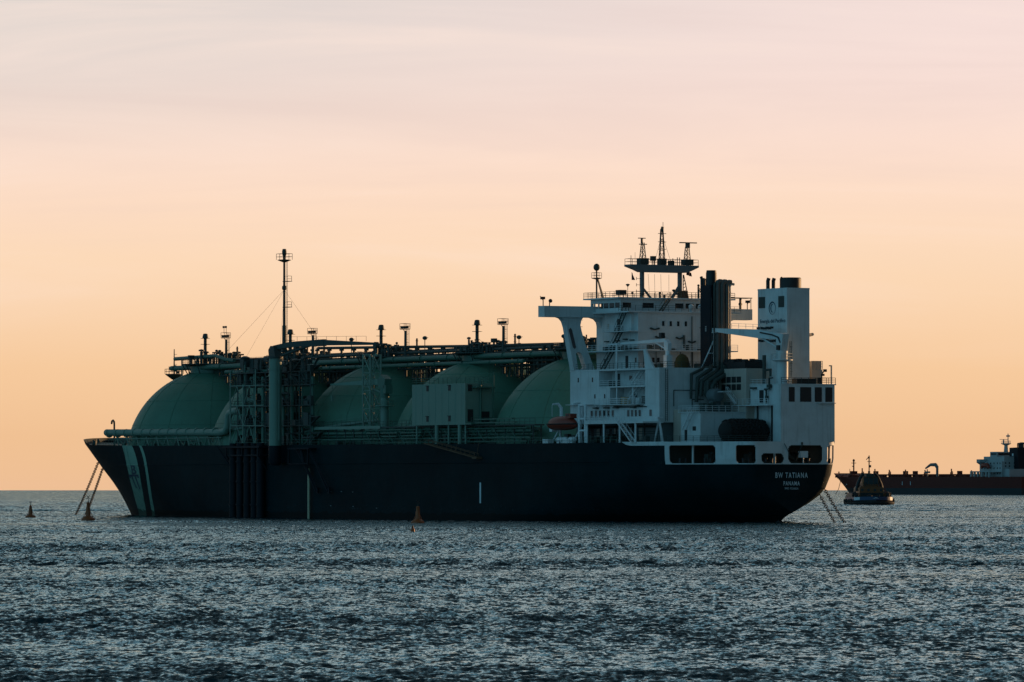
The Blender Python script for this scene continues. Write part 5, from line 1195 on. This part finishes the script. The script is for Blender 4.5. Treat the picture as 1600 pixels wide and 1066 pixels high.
# mooring chains
def chain(p, q, label, sag=.25):
    b = MB(); p, q = Vector(p), Vector(q); L = (q-p).length; n = int(L/.64); t = (q-p).normalized()
    a1 = t.cross(Vector((0,1,0))).normalized(); a2 = t.cross(a1)
    for k in range(n):
        f = (k+.5)/n; c = p.lerp(q, f)+Vector((0,0,-sag*4*f*(1-f)*L*.04)); s_ = a1 if k % 2 else a2; pts = []
        for j in range(11):
            an = 2*math.pi*j/10; pts.append(c+t*(.46*math.cos(an))+s_*(.27*math.sin(an)))
        b.tube(pts, .075, 5, False)
    o = b.build('mooring_chain', M['chain'], None); tag(o, label, 'chain', 'mooring chains of the gas carrier'); return o
chain(at_ship(0.0,-6.0,5.1), at_ship(-8,-4.4,-.4), 'left of the two mooring chains running from the stern to the water')
chain(at_ship(0.1,-7.0,6.3), at_ship(-10,-5.3,-.4), 'right of the two mooring chains running from the stern to the water')
def hw(u, w): p = hpt(u, w, -.1); return at_ship(*p)
chain(hw(274,12.0), at_ship(300,5.8,-.5), 'left of the two mooring chains running down from the bow')
chain(hw(274,10.6), at_ship(300,3.2,-.5), 'right of the two mooring chains running down from the bow')

# ---------------------------------------------------------------- buoys
def px(x, d): return (x-800)/9000*d
def buoy(x, d, big, label):
    X = px(x, d); t = thing('channel_buoy', label, 'buoy', (X, d, drop(X, d)-.12), R(20), 'orange channel buoys')
    r = 1.36*big
    b = MB(); b.lathe([(r*.9,-.5),(r,-.3),(r,.35),(r*.92,.6),(r*.45,1.05),(.0005,1.06)], (0,0), 28); b.build('float', M['buoy'], t)
    b = MB(); b.lathe([(.55,1.0),(.46,1.4),(.40,2.4),(.38,2.5),(.43,2.52),(.43,2.62),(.36,2.64),(.30,3.5),(.33,3.6),(.33,3.68),(.16,3.72),(.0005,3.9)], (0,0), 18)
    for a in range(4): b.tube([(1.0*big*math.cos(a*1.57),1.0*big*math.sin(a*1.57),.75),(.42*math.cos(a*1.57),.42*math.sin(a*1.57),1.9)], .06, 5)
    b.build('tower', M['buoy'], t)
    b = MB(); b.tube([(0,0,3.8),(0,0,4.5)], .05, 5); b.tube([(-.32,0,4.35),(.32,0,5.0)], .06, 5); b.tube([(.32,0,4.35),(-.32,0,5.0)], .06, 5); b.build('topmark', M['black'], t)
    b = MB(); b.cyl((0,0,3.7),(0,0,4.0),.12,10); b.build('lantern', M['glass'], t)
    return t
buoy(138, 1113, 1.0, 'orange buoy with wide float and tapered tower beside the bow mooring chains')
b1 = buoy(48, 1216, .95, 'orange buoy with slim tower, alone at the far left edge'); b1.scale = (.9,.9,.72)
b2 = buoy(653, 1043, .95, 'orange buoy with banded tower in front of the middle of the dark hull'); b2.scale = (.95,.95,.86)
X = px(645, 855); sbuoy = thing('marker_buoy', 'very small bottle shaped orange buoy nearest the viewer, below the bigger hull buoy', 'buoy', (X, 855, drop(X,855)-.1), 0)
b = MB(); b.lathe([(.30,-.3),(.34,-.1),(.34,.15),(.28,.55),(.16,.75),(.12,.8),(.12,1.05),(.0005,1.1)], (0,0), 18); b.build('float', M['buoy'], sbuoy); b = MB(); b.tube([(0,0,1.05),(0,0,1.3)], .04, 5); b.lathe([(.13,.82),(.15,.84),(.15,.92),(.13,.94)], (0,0), 12); b.build('ring', M['black'], sbuoy)
d = 4250; X = px(1322.5, d); mb = thing('mooring_buoy', 'tiny dark mooring buoy floating near the bow of the far red tanker', 'buoy', (X, d, drop(X,d)), 0)
b = MB(); b.lathe([(1.2,-.4),(1.3,0),(1.3,.7),(1.1,1.0),(.0005,1.05)], (0,0), 18); b.build('float', M['black'], mb); b = MB(); b.tube([(0,0,1),(0,0,1.5)], .15, 6); b.build('ring', M['steel'], mb)

# ---------------------------------------------------------------- tug, bow towards the viewer
d = 1940; X = px(1357.5, d)
tug = thing('tugboat', 'ochre and dark blue harbour tug between the big ship and the red tanker', 'tugboat', (X, d, drop(X, d)), R(-90+6))
def tug_half(t, up): return (1-max(0,(t-.55)/.45)**2.2)**.55*(6.1+.5*up)*(1 if t > -.9 else .93)
b = MB(); secs = []
TT = [-1,-.9,-.6,-.2,.2,.5,.65,.78,.88,.95,.985,1]
for t in TT:
    h0, h1 = tug_half(t, 0), tug_half(t, 1); sh = 1.05+.35*max(0, t)**2; L = 14
    s = [(t*L*.93,0,-1.5)]
    prof = [(h0*.75,-1.2),(h0*.96,0),(h0,.8),(h1,sh+.3)]
    s += [(t*L*(.93+.07*(z+1)/3),y,z) for y, z in prof]; s += [(t*L,-y,z) for y, z in reversed(prof)]
    secs.append(s)
loft(b, secs); b.build('tug_hull', M['black'], tug, 35)
b = MB()
def wall(b, t0, t1, zf, h, thick, n=20):
    vs = []; fs = []; ts = np.linspace(t0, t1, n)
    for sg in (1,-1):
        o = len(vs)
        for t in ts:
            y = tug_half(t, 1); z = zf(t)
            for yy, zz in ((y+.02,z),(y-.05,z+h),(y-.05-thick,z+h),(y-thick,z)): vs.append((t*14+(.02 if t > .95 else 0), sg*max(.0,yy), zz))
        for i in range(n-1):
            for j in range(4): fs.append((o+4*i+j, o+4*i+(j+1) % 4, o+4*i+4+(j+1) % 4, o+4*i+4+j))
    return b.add(vs, fs)
wall(b, -.5, 1.0, lambda t: 1.3+.35*max(0,t)**2, 1.2, .15); b.build('bulwark', M['tugblue'], tug, 40)
for sg in (1,-1):
    b = MB(); b.prism([(12.2,2.1),(9.5,1.9),(9.5,3.0),(12.2,3.3)], 'v', sg*5.0, sg*5.12) if False else None
    b = MB(); vs = []; fs = []; n_ = 12
    for i, t in enumerate(np.linspace(-.75,.62,n_)):
        y = tug_half(t,1)-.1; h = 3.0+1.1*math.sin(math.pi*min(1,i/(n_-1)*1.1))
        vs += [(t*14,sg*y,1.2),(t*14,sg*(y-.25),h),(t*14,sg*(y-.6),h),(t*14,sg*(y-.4),1.2)]
    for i in range(n_-1):
        for j in range(4): fs.append((4*i+j,4*i+(j+1)%4,4*i+4+(j+1)%4,4*i+4+j))
    fs += [(0,1,2,3),(4*n_-4,4*n_-3,4*n_-2,4*n_-1)]
    b.add(vs, fs); b.build('side_bulwark', M['black'], tug, 40)
    b = MB(); vs = []; ts = np.linspace(.62,.84,7)
    for t in ts: y = tug_half(t,1)+.06; vs += [(t*14,sg*y,1.45+.35*t*t),(t*14,sg*(y-.05),2.4+.35*t*t)]
    b.add(vs, [(2*i,2*i+2,2*i+3,2*i+1) for i in range(6)]); b.build('white_panel', M['whiteclean'], tug, 40)
b = MB(); pts = []
for t in np.linspace(-.6,.99,26): pts.append((t*14+.25, tug_half(t,1)+.22, .55+.2*max(0,t)**2))
b.tube(pts+[(14.4,0,.8)]+[(x,-y,z) for x,y,z in reversed(pts)], .48, 8); b.build('bow_fender', M['rubber'], tug)
for sg in (1,-1):
    for x, z in ((7,1.3),(4,1.2),(1,1.1),(-3,1.1),(-7,1.1),(5.6,3.3)):
        b = MB(); b.tube([(x+.62*math.cos(q), sg*7.15 if z < 2 else sg*6.3, z+.62*math.sin(q)) for q in np.linspace(0,2*math.pi,13)], .3, 6, False); b.build('tyre', M['rubber'], tug)
b = MB(); b.box(-13,11,-5.6,5.6,1.0,1.3); b.build('tug_deck', M['steel'], tug, 0)
b = MB(); b.prism([(4.2,1.3),(4.1,5.6),(3.6,6.2),(-3.6,6.2),(-4.1,5.6),(-4.2,1.3)], 'u', -6.5, 5.6); dhs = b.build('tug_house', M['tugor'], tug, 20)
b = MB(); b.box(5.55,5.66,-3.9,3.9,1.5,4.1); b.build('dark_recess_plate', M['black'], dhs, 0)  # flat black plate painted on as the shade of a front recess
for y in (-3.2,-1.1,1.1,3.2): b = MB(); b.box(5.56,5.66,y-.4,y+.4,4.6,5.4); b.build('window', M['glass'], dhs, 0)
for sg in (1,-1):
    b = MB(); b.tube([(6.2,sg*2.2,6.2),(6.2,sg*2.2,7.0),(7.4,sg*2.2,7.5)], .16, 6); b.build('fire_monitor', M['black'], tug)
    b = MB(); b.tube([(7.5,sg*5.4,2.4),(6.5,sg*5.5,3.3),(4,sg*5.6,3.9),(0,sg*5.6,3.6)], [.5,.7,.7,.5], 8); b.build('stowed_hawser', M['rubber'], tug)
b = MB(); b.rail([(5.5,-4.0,6.2),(5.5,4.0,6.2)], .9, 1.3, .06, 2); b.build('railing', M['steel'], dhs)
b = MB(); b.prism([(2.6,6.2),(2.75,7.0),(2.4,9.4),(-2.4,9.4),(-2.75,7.0),(-2.6,6.2)], 'u', -2.5, 4.2); wh = b.build('tug_wheelhouse', M['tugor'], tug, 20)
for y0, y1 in ((-2.35,-.85),(-.7,.7),(.85,2.35)):
    b = MB(); b.box(4.18,4.26,y0,y1,6.9,9.2); b.build('window', M['glass'], wh, 0)
b = MB(); b.box(-2.6,4.6,-2.6,2.6,9.4,9.56); b.box(-1.6,2.6,-1.3,1.3,9.56,10.5); b.rail([(4.4,-2.5,9.56),(4.4,2.5,9.56)], .9, 1.5, .05, 2); b.build('wheelhouse_roof', M['steel'], tug, 0)
b = MB(); b.tube([(.5,0,10.4),(.5,0,16.6)], .2, 8); b.tube([(.5,-.6,14.6),(.5,.8,14.6)], .1, 6); b.tube([(.5,0,16.2),(.5,-1.0,15.2)], .12, 6); b.cbox((.5,.4,13.0),(.6,.5,.8)); b.cbox((.5,-.1,15.9),(.5,.6,.6)); b.tube([(.5,0,10.3),(.5,0,11.4)], .4, 8); b.build('tug_mast', M['black'], tug)
for sg in (1,-1):
    b = MB(); b.tube([(1.0,sg*4.4,4.6),(1.0,sg*4.0,6.8),(1.0,sg*2.9,9.4),(1.0,sg*2.0,10.6)], [.6,.6,.5,.42], 8); b.build('exhaust_casing', M['black'], tug)
    b = MB(); b.cbox((4.4,sg*4.9,2.7),(1.2,.9,2.6)); b.tube([(3,sg*5.0,4),(3,sg*5.0,5.6)], .1, 5); b.build('locker', M['tugor'], tug)
b = MB(); b.tube([(9,-2.2,2.6),(9,2.2,2.6)], .8, 14); b.cbox((9,0,1.8),(1.6,5,1.2)); b.tube([(12,-1.2,1.6),(12,-1.2,3.4),(12,1.2,3.4),(12,1.2,1.6)], .25, 8); b.build('tow_winch', M['black'], tug)
b = MB(); b.add([(14.2,-1.1,2.1),(14.3,0,2.6),(14.2,1.1,2.1),(14.25,0,2.3)], [(0,1,3),(1,2,3)]); b.build('bow_chevron', M['whiteclean'], tug, 0)

# ---------------------------------------------------------------- the far tanker
tk = thing('oil_tanker', 'far red tanker with white superstructure and dark funnel, cut by the right edge', 'ship', (344.3, 3771, drop(344.3,3771)), CROT)
def tk_half(u, w):
    s = max(0,min(1,w/14)); L = 70-30*s; ub = 228+12*s; t = min(1,max(0,(ub-u)/L)); m = 21*(1-(1-t)**2)**(.95-.25*s)
    if u < 40: m *= .62+.38*math.sin(math.pi/2*max(0,u)/40)
    return m
def tk_top(u): return 11.9+(2.6*max(0,min(1,(u-212)/12)))
def tk_grid(w0, w1, k, name, mat, inf=0):
    b = MB(); US = [0,5,12,20,30,40]+list(range(50,180,10))+[180,186,192,198,204,210,213,217,221,225,229,232,235,237.5,239,240]
    for sg in (1,-1):
        vs = []; fs = []
        for u in US:
            top = w1 if w1 else tk_top(u)
            for j in range(k+1):
                w = w0+(top-w0)*j/k; s = max(0,min(1,w/14)); uu = min(u, 228+12*s); vs.append((uu, sg*(tk_half(uu,w)), w))
        for i in range(len(US)-1):
            for j in range(k): fs.append((i*(k+1)+j,(i+1)*(k+1)+j,(i+1)*(k+1)+j+1,i*(k+1)+j+1))
        b.add(vs, fs)
    t0 = w1 or tk_top(0); b.add([(0,tk_half(0,w0),w0),(0,-tk_half(0,w0),w0),(0,-tk_half(0,t0),t0),(0,tk_half(0,t0),t0)],[(0,1,2,3)])
    if not w1:
        vs = []; 
        for u in US: h = tk_half(min(u,239.9), tk_top(u)-.3); vs += [(u,h,tk_top(u)-.6),(u,-h,tk_top(u)-.6)]
        b.add(vs, [(2*i,2*i+2,2*i+3,2*i+1) for i in range(len(US)-1)])
    return b.build(name, mat, tk, 30)
tk_grid(-1, 4.4, 3, 'boot_topping', M['tankboot']); tk_grid(4.4, None, 5, 'tanker_hull', M['tankred'])
b = MB(); b.rail([(u, tk_half(u,11)-.4, tk_top(u)) for u in range(50, 236, 8)], 1.1, 4, .09, 2); b.build('railing', M['tankred'], tk)
b = MB(); rng = random.Random(9)
for v in (-3,-1.5,0,1.5,3): b.tube([(48,v,13.3),(205,v,13.3)], .5, 6)
for k in range(120): b.cbox((rng.uniform(50,232), rng.uniform(-14,14), 12.2), (rng.uniform(1,4),rng.uniform(1,3),rng.uniform(.8,3.0)))
for u in (206,190,172,152,128,96,72): b.tube([(u,4,12),(u,4,12+rng.uniform(3.6,6))], .45, 6); b.tube([(u-1.6,4,12),(u-1.6,4,15.5)], .25, 5); b.cbox((u+6,0,13.8),(1.4,1.2,2.4)); b.tube([(u+9,-3,12),(u+9,-3,15.4)], .25, 5); b.tube([(u-1.6,4,15.5),(u,4,15.6)], .15, 5)
for u in (195,158,92,146): b.cbox((u,0,14.2),(2.6,2.6,3.4))
b.build('deck_piping', M['tankred'], tk, 30)
b = MB(); b.tube([(98,14,11.9),(98,14,18.6)], .9, 8); b.tube([(98,14,18.2),(100,14,20),(106,14,20),(112,14,17.6)], [1.1,1.2,1.0,.6], 6); b.tube([(110,14,12),(110,14,17)],.4,6); b.cbox((110,14,15),(4,2,1.2)); b.build('hose_crane', M['mast'], tk)
b = MB(); b.tube([(223,0,14),(223,0,24.2)], .5, 8); b.cbox((223,0,21.5),(2.4,2.4,.4)); b.cbox((223,0,15),(3,4,2)); b.tube([(223,0,19),(225,0,19.4)],.3,5); b.cbox((223,0,23.2),(.9,1.3,1.0)); b.tube([(228,0,14.4),(228,0,17.5)],.2,5); b.build('foremast', M['tankred'], tk)
b = MB(); b.box(20,46,-15,15,11.6,22.0); b.box(20,44,-13,13,22,25.2); b.box(36,44,-7,8,25.2,28.4); b.box(39.6,43.6,-19,19,21.4,23.4); b.box(14,34,-13,13,11.6,17); hs = b.build('superstructure', M['tankwhite'], tk, 0)
b = MB(); b.prism([(19,21.4),(15,21.4),(15,17.8),(16,19.6)], 'u', 41, 44); b.prism([(-19,21.4),(-15,21.4),(-15,17.8),(-16,19.6)], 'u', 41, 44); b.build('wing_bracket', M['tankwhite'], hs, 0)
b = MB(); b.box(36.5,43.5,8.0,8.05,26.2,27.6); b.box(35.9,36.0,-6,7,26.2,27.6); b.build('window_band', M['glass'], hs, 0)
for u in (43,40,36.5,33,29,25,22):
    for w in (13.6,17.0,20.2):
        b = MB(); b.box(u-.5,u+.5,15,15.08,w,w+1.1); b.build('window', M['glass'], hs, 0)
for v in (-11,-7,-3,1,5,9,12):
    for w in (18.4,20.4): b = MB(); b.box(19.9,20,v-.5,v+.5,w,w+1.0); b.build('window', M['glass'], hs, 0)
b = MB()
for u in (49,45,41,36,31,27.5): b.box(u-.6,u+.6,19.0,20.2,11.6,15.2)
b.box(27,49.6,19,20.2,15.0,15.6); b.box(20,46,15,20,14.9,15.1); b.build('side_frame', M['tankwhite'], hs, 0)
b = MB(); b.tube([(40,17.6,17.8),(38,17.6,19.4),(33,17.6,19.4),(31,17.6,17.8)], [.8,1.5,1.5,.8], 10); b.build('tanker_lifeboat', M['orange'], tk)
b = MB(); b.tube([(37,0,28),(37,0,33)], [1.6,1.2], 8); b.lathe([(.8,32.4),(3.4,33.6),(3.6,34),(.8,34)], (37,0), 10); b.tube([(37,-1.6,34),(37,-1.6,40.4)], .35, 6); b.tube([(37,2,34),(37,2,36.4)], .4, 6); b.box(36.8,37.2,-1,5,36.4,36.7); b.cbox((37,-1.6,38.8),(1.2,2.2,1.0)); b.rail([(37,3.4,34),(37,-3.4,34)], 1.6, 1, .12, 2); b.build('radar_mast', M['tankwhite'], tk)
b = MB(); b.prism([(25.5,17),(25.5,31),(16.1,31.2),(14.9,17)], 'v', -5.2, 5.2); fn = b.build('tanker_funnel', M['funnel'], tk, 0)
for u, r in ((23.6,.35),(22.2,.4),(20.6,.7),(18.8,.7),(17.2,.6)):
    b = MB(); b.tube([(u,0,31),(u,0,33.4),(u-.4,0,33.9),(u-1.3,0,33.9)], r, 8); b.build('exhaust_stack', M['black'], fn)
b = MB(); b.box(20.8,22.4,5.2,5.25,25.6,27.2); b.build('funnel_mark', M['letter'], fn, 0)
for u in (206, 130, 120): 
    b = MB(); h = tk_half(u, 7)+.05; b.add([(u-.3,h,6.4),(u+.3,h,6.4),(u+.3,h,8.8),(u-.3,h,8.8)], [(0,1,2,3)]); b.build('draught_marks', M['letter'], tk, 0)
tkm = Matrix.Translation(tk.location) @ Matrix.Rotation(CROT, 4, 'Z')
b = MB(); p = tkm @ Vector((226, tk_half(226,9)-.2, 9)); q = tkm @ Vector((230, tk_half(226,9)+1.6, -.6)); b.tube([p, p.lerp(q,.5)+Vector((.5,0,-.6)), q], .2, 5); o = b.build('anchor_chain', M['chain'], None); tag(o, 'thin anchor chain hanging from the bow of the far red tanker', 'chain')
